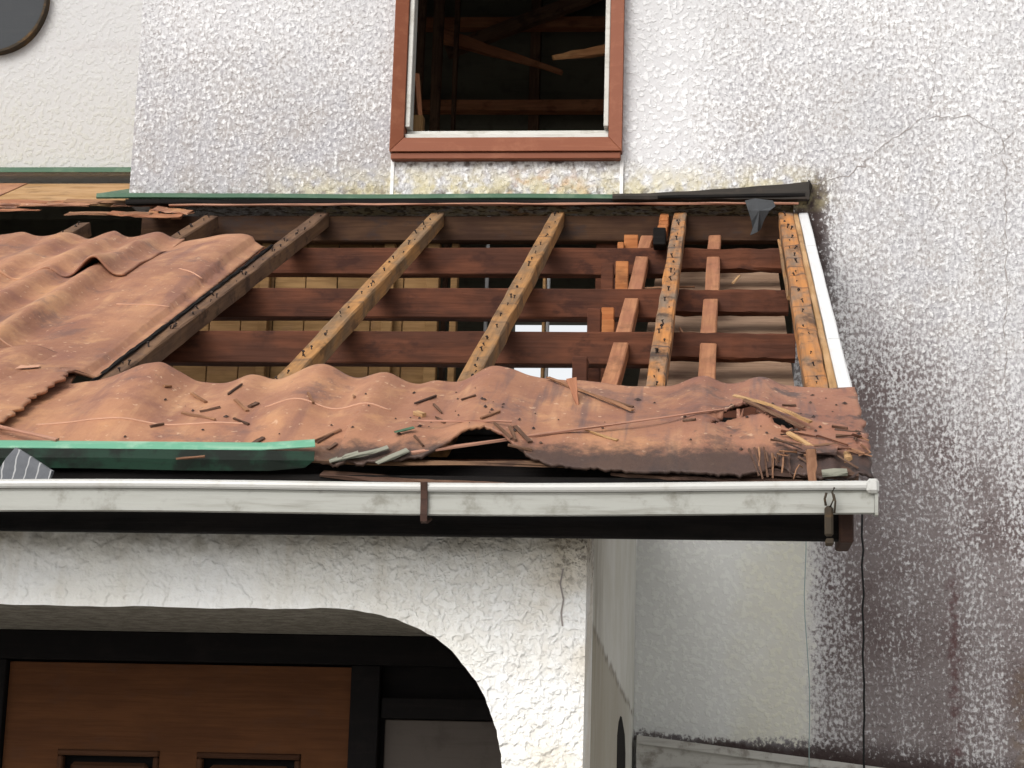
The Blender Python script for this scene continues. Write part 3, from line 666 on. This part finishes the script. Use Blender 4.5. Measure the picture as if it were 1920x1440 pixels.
edge = [(-2.7, 0), (-2.7, 1.5), (-2.66, 1.68), (-2.6, 1.8), (-2.5, 1.875), (-2.4, 1.905)]+[(-2.3+i*.03, 1.914+r5.uniform(-.0016, .0016)) for i in range(51)]+fine
yf, yb = -2.3, -2.09
bm = bmesh.new()
def quad(*q): bm.faces.new([bm.verts.new(c) for c in q])
for y in (yf, yb):
    quad((-3.2, y, 0), (-2.7, y, 0), (-2.7, y, 2.19), (-3.2, y, 2.19)); quad((-.396, y, 0), (-.25, y, 0), (-.25, y, 2.19), (-.396, y, 2.19))
    for (a, b) in zip(edge[:-1], edge[1:]):
        if b[0]-a[0] > 1e-6: quad((a[0], y, a[1]), (b[0], y, b[1]), (b[0], y, 2.19), (a[0], y, 2.19))
for (a, b) in zip(edge[:-1], edge[1:]): quad((a[0], yf, a[1]), (a[0], yb, a[1]), (b[0], yb, b[1]), (b[0], yf, b[1]))
quad((-.25, yf, 0), (-.25, yb, 0), (-.25, yb, 2.19), (-.25, yf, 2.19)); quad((-3.2, yf, 0), (-3.2, yb, 0), (-3.2, yb, 2.19), (-3.2, yf, 2.19)); quad((-3.2, yf, 2.19), (-.25, yf, 2.19), (-.25, yb, 2.19), (-3.2, yb, 2.19))
bmesh.ops.remove_doubles(bm, verts=bm.verts, dist=1e-6); bmesh.ops.recalc_face_normals(bm, faces=bm.faces)
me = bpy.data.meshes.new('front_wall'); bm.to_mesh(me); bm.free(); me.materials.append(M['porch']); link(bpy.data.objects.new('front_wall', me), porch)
# side wall with a small pointed window
ya, yb2, zt, zs_ = -.985, -.54, 1.772, 1.70
hole = [(ya, 1.0), (ya, zs_+.02), (ya+.06, 1.755), (ya+.14, zt), (ya+.20, zt), (yb2-.06, 1.73), (yb2, zs_-.02), (yb2, 1.0)]
outl = [(-2.088, 0), (-2.088, 2.28), (-.003, 2.60), (-.003, 0)]
def side_face(x, bm):
    rects = [[(-2.088, 0), (-2.088, 2.20), (ya, 2.44), (ya, 0)], [(yb2, 0), (yb2, 2.5), (-.003, 2.58), (-.003, 0)], [(ya, 0), (ya, 1.0), (yb2, 1.0), (yb2, 0)], [hole[1], (ya, 2.44), (yb2, 2.5), hole[6]]+hole[5:1:-1]]
    for q in rects: bm.faces.new([bm.verts.new((x, a, b)) for a, b in q])
bm = bmesh.new(); side_face(-.253, bm); side_face(-.38, bm)
for i in range(len(hole)):
    a, b = hole[i], hole[(i+1) % len(hole)]; bm.faces.new([bm.verts.new(q) for q in ((-.253, *a), (-.38, *a), (-.38, *b), (-.253, *b))])
bmesh.ops.remove_doubles(bm, verts=bm.verts, dist=1e-5); bmesh.ops.triangulate(bm, faces=bm.faces); bmesh.ops.recalc_face_normals(bm, faces=bm.faces)
me = bpy.data.meshes.new('side_wall'); bm.to_mesh(me); bm.free(); me.materials.append(M['side']); sw = link(bpy.data.objects.new('side_wall', me), porch)
prism('arched_window', [(-.2515, a, b) for a, b in hole], (-.02, 0, 0), 'fascia', sw)
prism('arched_window_rail', [(-.2475, ya+.02, 1.45), (-.2475, yb2-.02, 1.45), (-.2475, yb2-.02, 1.48), (-.2475, ya+.02, 1.48)], (-.003, 0, 0), 'black', sw)
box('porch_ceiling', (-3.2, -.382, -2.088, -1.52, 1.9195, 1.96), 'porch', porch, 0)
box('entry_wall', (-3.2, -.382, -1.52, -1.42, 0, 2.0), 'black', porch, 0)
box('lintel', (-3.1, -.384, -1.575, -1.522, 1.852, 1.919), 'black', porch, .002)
crk = [(-.295, 2.0), (-.300, 1.97), (-.293, 1.94), (-.297, 1.915), (-.294, 1.89)]
vs, fs = [], []
for i, (x, z) in enumerate(crk): vs += [(x-.0016, -2.3015, z), (x+.0016, -2.3015, z)]
for i in range(len(crk)-1): fs.append((2*i, 2*i+1, 2*i+3, 2*i+2))
mesh('crack', vs, fs, 'crack', porch)

door = empty('front_door', (-1.24, -1.55, 0), 'brown wooden panelled front door in the shade of the arch', 'door')
DL, DR, DT = -1.646, -.839, 1.846
PN = [(-1.516, -1.277), (-1.189, -.947)]
def door_leaf():
    xs = [DL, PN[0][0], PN[0][1], PN[1][0], PN[1][1], DR]; zs = [0, .2, .85, 1.0, 1.648, DT]
    holes = [(a, b, z0, z1) for (a, b) in PN for (z0, z1) in ((.2, .85), (1.0, 1.648))]
    return holes
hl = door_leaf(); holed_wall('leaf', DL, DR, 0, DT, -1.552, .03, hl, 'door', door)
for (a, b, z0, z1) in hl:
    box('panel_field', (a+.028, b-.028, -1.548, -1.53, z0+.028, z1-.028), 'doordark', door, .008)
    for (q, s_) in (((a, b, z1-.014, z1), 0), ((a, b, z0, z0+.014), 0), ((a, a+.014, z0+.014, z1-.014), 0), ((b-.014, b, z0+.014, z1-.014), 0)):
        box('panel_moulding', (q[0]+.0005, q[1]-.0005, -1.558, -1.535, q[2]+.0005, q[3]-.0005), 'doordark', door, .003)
box('jamb', (DL-.06, DL-.003, -1.57, -1.523, 0, 1.851), 'black', door, .002); box('jamb', (DR+.003, DR+.07, -1.57, -1.523, 0, 1.851), 'black', door, .002)
sd = empty('side_panel', (-.6, -1.55, 0), 'pale grey panel beside the front door, low in the dark right of the arch', 'panel')
box('panel', (-.759, -.40, -1.535, -1.522, .3, 1.731), 'sidelight', sd, .002); box('head_rail', (-.765, -.40, -1.56, -1.523, 1.733, 1.78), 'black', sd, .002)

par = prism('sloping_parapet', [(-.24, -.002, 0), (-.24, -.002, 1.735), (1.4, -.002, 1.555), (1.4, -.002, 0)], (0, -.10, 0), 'parapet')
tag(par, 'stained pale sloping parapet against the sheltered wall right of the porch', 'parapet')
cap = prism('coping', [(-.238, .0, 1.742), (-.238, .0, 1.718), (1.4, .0, 1.538), (1.4, .0, 1.562)], (0, -.115, 0), 'parapet', par)

# ------------------------------------------------------------------ gutter
gut = empty('eave_gutter', (-.6, -2.5, 2.06), 'grey-white plastic box gutter along the porch eave', 'gutter')
def gutter_profile():
    return [(-2.445, 2.118), (-2.442, 2.118), (-2.446, 2.098), (-2.548, 2.076), (-2.557, 2.077), (-2.559, 2.112), (-2.562, 2.116)]
def sweep(name, prof, x0, x1, n, m, parent, th, sag):
    vs, fs = [], []; k = len(prof)
    for i in range(n+1):
        t = i/n; x = x0+(x1-x0)*t; dz = sag(x)
        for (y, z) in prof: vs.append((x, y, z+dz))
    for i in range(n):
        for j in range(k-1): fs.append((i*k+j, i*k+j+1, (i+1)*k+j+1, (i+1)*k+j))
    o = mesh(name, vs, fs, m, parent); md = o.modifiers.new('t', 'SOLIDIFY'); md.thickness = th; md.offset = 0; return o
sag = lambda x: .0135*(x-.28)/1.6+.003*math.sin(x*4.2)
sweep('trough', gutter_profile(), -3.2, .276, 40, 'gutter', gut, .003, sag)
lp = [(-2.562+.0085*math.cos(a), 2.1235+.0085*math.sin(a)) for a in [math.radians(q) for q in range(-60, 241, 30)]]
sweep('rolled_lip', lp, -3.2, .262, 40, 'lip', gut, .0015, sag)
prism('end_cap', [(.2765, y, z) for y, z in ((-2.444, 2.12), (-2.444, 2.097), (-2.55, 2.073), (-2.561, 2.074), (-2.568, 2.128))], (.006, 0, 0), 'gutter', gut)
box('lip_cap', (.262, .284, -2.574, -2.55, 2.112, 2.138), 'lip', gut, .005)
def strap(name, x, wd, m, z0=2.055, kx=0.):
    pts = [(-2.575, 2.132), (-2.568, 2.118), (-2.564, 2.10), (-2.563, 2.075), (-2.560, 2.064), (-2.548, 2.062), (-2.50, 2.075)]
    vs, fs = [], []
    for (y, z) in pts: vs += [(x-wd/2, y, z+sag(x)), (x+wd/2, y, z+sag(x))]
    for i in range(len(pts)-1): fs.append((2*i, 2*i+1, 2*i+3, 2*i+2))
    o = mesh(name, vs, fs, m, gut); md = o.modifiers.new('t', 'SOLIDIFY'); md.thickness = .004; md.offset = 0; return o
strap('bracket', -.528, .0125, 'strap')
# rusty clamp at the right hand end
vs, fs = boxdata(.188, .203, -2.575, -2.557, 2.034, 2.088, .004); cl = mesh('rusty_clamp', vs, fs, 'rust', gut)
tube('clamp_wire', [(.190, -2.572, 2.088), (.188, -2.574, 2.10), (.191, -2.575, 2.111)], .0022, 'rust', cl); tube('clamp_wire', [(.197, -2.572, 2.085), (.204, -2.575, 2.10), (.201, -2.577, 2.112), (.205, -2.577, 2.12)], .002, 'rust', cl); tube('clamp_wire', [(.205, -2.572, 2.075), (.2065, -2.576, 2.095), (.204, -2.576, 2.108)], .0018, 'rust', cl)
box('clamp_foot', (.190, .204, -2.57, -2.54, 2.02, 2.031), 'rust', cl, .002)

# ------------------------------------------------------------------ flashings
wf = empty('wall_flashing', (-1.2, -.02, 3.44), 'long green metal flashing along the foot of the upper wall under the window', 'flashing')
prof = [(-.0035, 3.466), (-.018, 3.464), (-.030, 3.460), (-.032, 3.447), (-.026, 3.444)]
def strip(name, prof, xs, m, parent, dz):
    vs, fs = [], []; k = len(prof)
    for x in xs:
        for (y, z) in prof: vs.append((x, y, z+dz(x)))
    for i in range(len(xs)-1):
        for j in range(k-1): fs.append((i*k+j, i*k+j+1, (i+1)*k+j+1, (i+1)*k+j))
    o = mesh(name, vs, fs, m, parent); md = o.modifiers.new('t', 'SOLIDIFY'); md.thickness = .0018; md.offset = 0; return o
strip('strip', prof, list(np.linspace(-2.05, -1.62, 8)), 'green', wf, lambda x: .004+.001*math.sin(x*9))
strip('strip', prof, list(np.linspace(-1.625, -.33, 24)), 'green', wf, lambda x: .002+.0015*math.sin(x*7)-.003*(x+1.6)/1.3)
prism('corner_return', [(-2.05, -.028, 3.465), (-1.957, -.004, 3.468), (-1.957, .36, 3.62), (-2.0, .36, 3.615)], (0, 0, -.003), 'green', wf)
df = empty('lifted_flashing', (0, -.03, 3.45), 'blackened flashing bent up at the right end of the wall foot', 'flashing')
vs, fs = [], []; nx = 16
for i in range(nx+1):
    t = i/nx; x = -.345+t*.63; top = 3.459+.040*t**1.5; 
    for (y, z) in ((-.003, top+.004), (-.035, top), (-.052, (top*.35+3.44*.65)), (-.05, 3.437), (-.03, 3.434)): vs.append((x, y, z+.001*math.sin(i*1.7)))
for i in range(nx):
    for j in range(4): fs.append((i*5+j, i*5+j+1, i*5+6+j, i*5+5+j))
o = mesh('sheet_metal', vs, fs, 'blackflash', df); md = o.modifiers.new('t', 'SOLIDIFY'); md.thickness = .003
beam('dark_batten', (-.2, -.045, 3.449), (.27, -.045, 3.456), .02, .012, 'fascia', df, seg=6, jit=.001)
prism('end_fold', [(.278, -.054, 3.434), (.278, -.004, 3.434), (.292, -.004, 3.495), (.280, -.05, 3.500)], (.004, 0, 0), 'blackflash', df)
ub = beam('dark_underlay', (-1.95, -.02, 3.444), (-.1, -.02, 3.442), .03, .016, 'fascia', roof, seg=20, jit=.0015)  # black strip standing in for the shaded gap under the green flashing
rf = strip('recess_flashing', [(.4965, 3.726), (.485, 3.724), (.47, 3.716), (.466, 3.700)], list(np.linspace(-3.4, -2.0, 16)), 'green', None, lambda x: .003*(x+2)*-1*.4)
tag(rf, 'short dark green flashing along the recessed wall at far left', 'flashing')
ef = empty('eave_flashing', rw(-1.2, 2.68), 'mint green folded metal eave strip lying on the boards above the gutter', 'flashing')
n = 26; vs, fs = [], []
for i in range(n+1):
    u = -3.0+(2.22)*i/n; e = 1 if i == n else 0; w1 = .0008*math.sin(i*1.3)
    for (v, h) in ((2.684, .015), (2.696, .0145+w1*.4), (2.716, .010+w1*.4)): vs.append(rw(u+.012*e*(v-2.64)*20, v-.012*e, h+.004*e))
for i in range(n):
    for j in range(2): fs.append((i*3+j, i*3+j+1, i*3+4+j, i*3+3+j))
o = mesh('top_face', vs, fs, 'greenlight', ef); md = o.modifiers.new('t', 'SOLIDIFY'); md.thickness = .0018
vs, fs = [], []
for i in range(n+1):
    u = -3.0+2.24*i/n; base = rw(u, 2.7175, .009+.0003*math.sin(i*1.3)); e = 1 if i == n else 0
    for k, dz in enumerate((0, -.018, -.038)): vs.append(base+Vector((-.018*e*(k == 2), -.002-.001*k+.006*(k == 2), dz+.006*e*(k == 2)+.001*math.sin(i*.9+k))))
for i in range(n):
    for j in range(2): fs.append((i*3+j, i*3+j+1, i*3+4+j, i*3+3+j))
o = mesh('drip_face', vs, fs, 'greendark', ef); md = o.modifiers.new('t', 'SOLIDIFY'); md.thickness = .0018

# torn felt flap hanging at the top right
fp = [(.080, 3.428), (.112, 3.432), (.168, 3.424), (.176, 3.405), (.158, 3.385), (.140, 3.365), (.128, 3.338), (.118, 3.322), (.098, 3.312), (.108, 3.335), (.100, 3.36), (.09, 3.392)]
vs = [(.125, -.075, 3.39)]+[(x, -.058-.012*math.sin(i*1.9)-.02*(x > .15), z) for i, (x, z) in enumerate(fp)]
o = mesh('felt_flap', vs, [(0, i+1, (i+1) % len(fp)+1) for i in range(len(fp))], 'felt'); md = o.modifiers.new('t', 'SOLIDIFY'); md.thickness = .003
tag(o, 'torn grey roofing felt hanging from the dark flashing', 'felt')
# slate fragment standing in the gutter
W, L = frame((-1.352, -2.515, 2.122), (-1.26, -2.515, 2.108), (.18, -.1, 1))
o = prism('slate_fragment', [(0, 0, 0), (.105, 0, .0), (.112, 0, .040), (.06, 0, .062), (.034, 0, .072), (.02, 0, .050)], (0, .012, 0), 'slate', None, W); tag(o, 'dark grey slate tile fragment with white scratches stuck in the gutter', 'tile')

# ------------------------------------------------------------------ wires
z = [2.37, 2.28, 2.17, 2.10, 2.0, 1.9, 1.8, 1.72, 1.6]; xx = [.268, .266, .261, .263, .270, .276, .276, .274, .274]
tag(tube('thin_wire', [(a, -.125, b) for a, b in zip(xx, z)], .0015, 'wire'), 'thin blue-green wire hanging down the wall below the gutter end', 'wire')
z = np.linspace(2.44, 1.5, 22); r9 = random.Random(9)
tag(tube('black_cable', [(.437+r9.uniform(-.003, .003), -.122, b) for b in z], .0032, 'cable'), 'black cable running down the mouldy wall right of the gutter', 'cable')

# ------------------------------------------------------------------ debris on the lower board
def hl_(u, v): return float(h_low(np.array([u]), np.array([v]))[0])
def stick(name, a, b, wd, ht, m, label, cat, group=None, lift=.0, **k):
    ha, hb = hl_(*a)+lift+ht*.9, hl_(*b)+lift+ht*.9
    mid = hl_((a[0]+b[0])/2, (a[1]+b[1])/2)+ht*.9-(ha+hb)/2
    if mid > 0: ha += mid; hb += mid
    o = beam(name, rw(*a, ha), rw(*b, hb), wd*.78, ht*.8, m, None, RN, c=.0008, **k); return tag(o, label, cat, group)
stick('long_lath', (-.578, 2.705), (.01, 2.468), .012, .005, 'lath', 'longest thin wooden lath lying aslant across the lower boards', 'lath', seg=10, jit=.0008, taper=(1.3, .45))
stick('thin_lath', (-.593, 2.593), (-.398, 2.595), .005, .004, 'lath', 'short thin lath lying level just above the broken gap', 'lath', seg=5, jit=.0008)
stick('grey_scrap', (-.734, 2.715), (-.68, 2.70), .030, .003, 'scrap', 'pale scrap nearest the end of the mint eave strip', 'scrap', seg=2, jit=.002, lift=.004)
stick('grey_scrap', (-.706, 2.725), (-.624, 2.695), .018, .004, 'scrap', 'longest pale scrap on the board edge beside the broken gap', 'scrap', seg=3, jit=.002, lift=.008)
stick('grey_scrap', (-.640, 2.735), (-.585, 2.705), .026, .003, 'scrap', 'pale scrap touching the left end of the longest lath', 'scrap', seg=2, jit=.002, lift=.006)
stick('mint_scrap', (-.62, 2.640), (-.585, 2.622), .014, .002, 'green', 'small green metal scrap lying above the pale scraps', 'scrap', seg=2, jit=.001, lift=.008)
stick('paddle_stick', (-1.43, 2.594), (-1.268, 2.687), .012, .006, 'lath', 'pinkish flat stick with a rounded end above the mint eave strip', 'stick', seg=4, jit=.0006, lift=.014)
stick('split_lath', (-.361, 2.225), (-.172, 2.425), .012, .004, 'splinter', 'split lath lying behind the upright stake at the top of the board', 'lath', seg=6, jit=.0015, lift=.004)
stick('split_lath', (-.242, 2.331), (-.173, 2.384), .006, .004, 'splinter_dark', 'dark sliver beside the split lath behind the upright stake', 'lath', seg=3, jit=.001)
o = beam('upright_stake', rw(-.285, 2.40, hl_(-.285, 2.40)), rw(-.303, 2.335, hl_(-.3, 2.335)+.038), .020, .008, 'joist', None, Vector((0, -1, .3)), seg=3, jit=.0012, taper=(.3, 1.05), c=.001); tag(o, 'small tapered wooden stake sticking up from the top of the lower board', 'stake')
stick('tan_sliver', (-.263, 2.564), (-.193, 2.618), .007, .004, 'barge_wood', 'pale tan sliver lying just below the longest lath', 'splinter', seg=3, jit=.001, taper=(.6, 1.2))
stick('wood_chip', (-.604, 2.485), (-.583, 2.500), .016, .009, 'barge_wood', 'bright tan wood chip in the hollow above the broken gap', 'wood chip', seg=1, jit=.002)
GS = 'short dark splinters scattered on the lower boards'
LS = 'short dark wood splinter scattered on the lower wavy boards'
for k, (a, b, wd) in enumerate([((-.581, 2.645), (-.558, 2.684), .006), ((-.402, 2.60), (-.383, 2.66), .008), ((-.393, 2.59), (-.357, 2.65), .012), ((-.395, 2.69), (-.351, 2.68), .008), ((-.432, 2.60), (-.392, 2.66), .006),
        ((-.616, 2.416), (-.581, 2.353), .005), ((-.578, 2.411), (-.553, 2.471), .005), ((-1.051, 2.457), (-1.008, 2.456), .004), ((-1.015, 2.364), (-1.002, 2.298), .006),
        ((-.954, 2.434), (-.944, 2.404), .012), ((-.966, 2.515), (-.929, 2.545), .007), ((-1.124, 2.559), (-1.103, 2.538), .007), ((-.897, 2.654), (-.882, 2.617), .010), ((-.867, 2.71), (-.852, 2.66), .006),
        ((-.773, 2.636), (-.747, 2.586), .006), ((-.747, 2.661), (-.735, 2.635), .008), ((.128, 2.384), (.156, 2.375), .005), ((-.07, 2.52), (-.045, 2.53), .006), ((.22, 2.52), (.25, 2.53), .005), ((-.56, 2.50), (-.535, 2.56), .006), ((-.52, 2.42), (-.49, 2.43), .006)]):
    stick('dark_splinter', a, b, wd, .005, 'splinter_dark', LS, 'splinter', GS, seg=2, jit=.0012, seed=k)
PL = ['stubby pale splinter at the upper left of the lower boards, nearest the left board', 'long thin pale splinter lying left of the second bare rafter foot', 'pale splinter just below the foot of the second bare rafter', 'small pale splinter standing aslant on the slope between second and third rafter feet', 'pale splinter in the little pile above the end of the mint strip', 'pale splinter crossing the boards just above the broken gap', 'tiny pale chip highest on the leftmost hump of the lower board', 'tiny pale chip high on the boards left of the third rafter foot']
GL = 'short pale splinters scattered on the lower boards'
for k, (a, b, wd) in enumerate([((-1.108, 2.31), (-1.058, 2.382), .010), ((-1.088, 2.458), (-1.0, 2.528), .006), ((-.99, 2.406), (-.951, 2.462), .009), ((-.839, 2.402), (-.817, 2.45), .006), ((-.785, 2.636), (-.738, 2.574), .006), ((-.46, 2.58), (-.43, 2.52), .006), ((-1.16, 2.33), (-1.15, 2.31), .008), ((-.75, 2.37), (-.745, 2.39), .006)]):
    stick('pale_splinter', a, b, wd, .005, 'splinter', PL[k], 'splinter', GL, seg=2, jit=.0012, seed=k)
stick('curved_splinter', (.03, 2.432), (.178, 2.545), .014, .005, 'barge_wood', 'long pale splinter peeled up beside the split in the board', 'splinter', seg=8, jit=.0015, lift=.016, taper=(.6, 1), bow=.006)
stick('curved_splinter', (.05, 2.46), (.165, 2.548), .010, .004, 'splinter_dark', 'dark splinter inside the split in the board', 'splinter', seg=6, jit=.0015, lift=.006)
stick('curved_splinter', (.133, 2.586), (.186, 2.65), .010, .005, 'barge_wood', 'pale tan splinter between the split and the gutter stake', 'splinter', seg=3, jit=.002)
o = stick('rotten_board', (.150, 2.66), (.222, 2.67), .050, .006, 'sheet', 'small rotten board piece at the crumbling right corner', 'board', seg=4, jit=.003, lift=.008)
GR = 'splinters at the rotten right corner of the boards'
for k in range(26):
    a = (rnd.uniform(.09, .27), rnd.uniform(2.56, 2.70)); an = rnd.gauss(.15, .5); l = rnd.uniform(.02, .075); b = (min(.285, a[0]+l*math.cos(an)), min(2.73, a[1]+l*math.sin(an)))
    stick('corner_splinter', a, b, rnd.uniform(.003, .010), .004, rnd.choice(('splinter', 'splinter_dark', 'splinter', 'purlin', 'splinter_dark')), 'broken splinter at the rotten right corner of the boards', 'splinter', GR, lift=rnd.uniform(0, .012), seg=2, jit=.0015, seed=300+k, taper=(1, .4))
GF = 'frayed fibres hanging off the board edge'
for k in range(10):
    u = .06+k*.008+rnd.uniform(-.003, .003); h0 = hl_(u, 2.66)
    o = beam('frayed_fibre', rw(u, 2.665+rnd.uniform(-.02, .02), h0+.004), rw(u+rnd.uniform(-.006, .022), 2.735+rnd.uniform(-.02, .035), h0-rnd.uniform(.0, .03)), .0035, .003, rnd.choice(('splinter_dark', 'splinter', 'splinter_dark')), None, RN, seg=3, jit=.0012, taper=(1, .5), c=.0006, seed=400+k); tag(o, 'frayed wood fibre hanging off the rotten right board edge', 'fibre', GF)
o = beam('broken_stake', (.1665, -2.535, 2.196), (.1685, -2.54, 2.135), .016, .006, 'splinter', None, (0, -1, .2), seg=4, jit=.002, taper=(1.15, .8), c=.001); tag(o, 'broken pale stake standing on the gutter lip at the right', 'stake')
o = tube('bent_twig', [(.135, -2.53, 2.142), (.140, -2.52, 2.16), (.146, -2.50, 2.172), (.153, -2.48, 2.172)], .0014, 'splinter'); tag(o, 'thin bent twig leaning out of the gutter beside the broken stake', 'twig')
o = beam('grey_chip', rw(.19, 2.745, -.014), rw(.236, 2.745, -.010), .03, .004, 'scrap', None, RN, seg=2, jit=.003); tag(o, 'grey scrap hanging under the right corner of the boards', 'scrap')
o = beam('drip_twig', (-1.02, -2.455, 2.182), (-.965, -2.457, 2.187), .004, .004, 'splinter', None, seg=3, jit=.0008); tag(o, 'small twig stuck on the dark face of the mint eave strip', 'twig')
o = beam('broken_sliver', (-.10, -.89, 2.985), (-.06, -.93, 2.915), .0022, .0022, 'barge_wood', None); bpy.data.objects.remove(o)
SL = ['pale level sliver lying behind the orange-stained rafter', 'dark sliver lying beside the pale level one behind the orange-stained rafter', 'short yellowish sliver leaning on the middle purlin near the right edge', 'thin sliver hanging on the lowest bare purlin beside the orange-stained rafter']
GB = 'loose slivers lying between the bare rafters'
for k, (a, b, m) in enumerate((((-.225, -.66, 2.985), (-.07, -.70, 2.98), 'splinter'), ((-.22, -.64, 2.99), (-.12, -.68, 2.975), 'fascia'), ((.035, -.83, 2.955), (.055, -.80, 2.985), 'barge_wood'), ((-.10, -1.20, 2.74), (-.075, -1.30, 2.68), 'splinter'))):
    tag(beam('loose_sliver', a, b, .006, .005, m, None, seg=3, jit=.001, c=.0008), SL[k], 'splinter', GB)
o = prism('pale_patch', [rw(u, v, hl_(u, v)*0+float(h_left(np.array([u]), np.array([v]))[0])+.0035) for u, v in ((-1.545, 2.20), (-1.485, 2.17), (-1.49, 2.15), (-1.515, 2.163), (-1.535, 2.155))], RN*.001, 'chalk'); tag(o, 'pale torn flake lying on the left wavy board', 'flake')

# uncountable crumbs
vs, fs = [], []
for k in range(80):
    z = rnd.random()
    u, v = (rnd.uniform(-1.25, .27), rnd.uniform(2.28, 2.66)) if z < .7 else (rnd.gauss(-.5, .12), rnd.uniform(2.45, 2.64))
    if k % 3 == 0: u = rnd.uniform(.02, .27)
    h = hl_(u, v); s = rnd.uniform(.0012, .0045); b = len(vs); c = rw(u, v, h+s*.4); an = rnd.uniform(0, 3.1)
    ex = Vector((math.cos(an), 0, 0))+RV*math.sin(an); ey = RN.cross(ex); e = rnd.uniform(.8, 2.2)
    vs += [c+ex*s*e, c-ex*s*e, c+ey*s, c-ey*s, c+RN*s*.9]; fs += [(b, b+2, b+4), (b+2, b+1, b+4), (b+1, b+3, b+4), (b+3, b, b+4)]
tag(mesh('crumbs', vs, fs, 'crumb'), 'dark crumbs of rotten wood strewn over the lower boards', 'debris', kind='stuff')
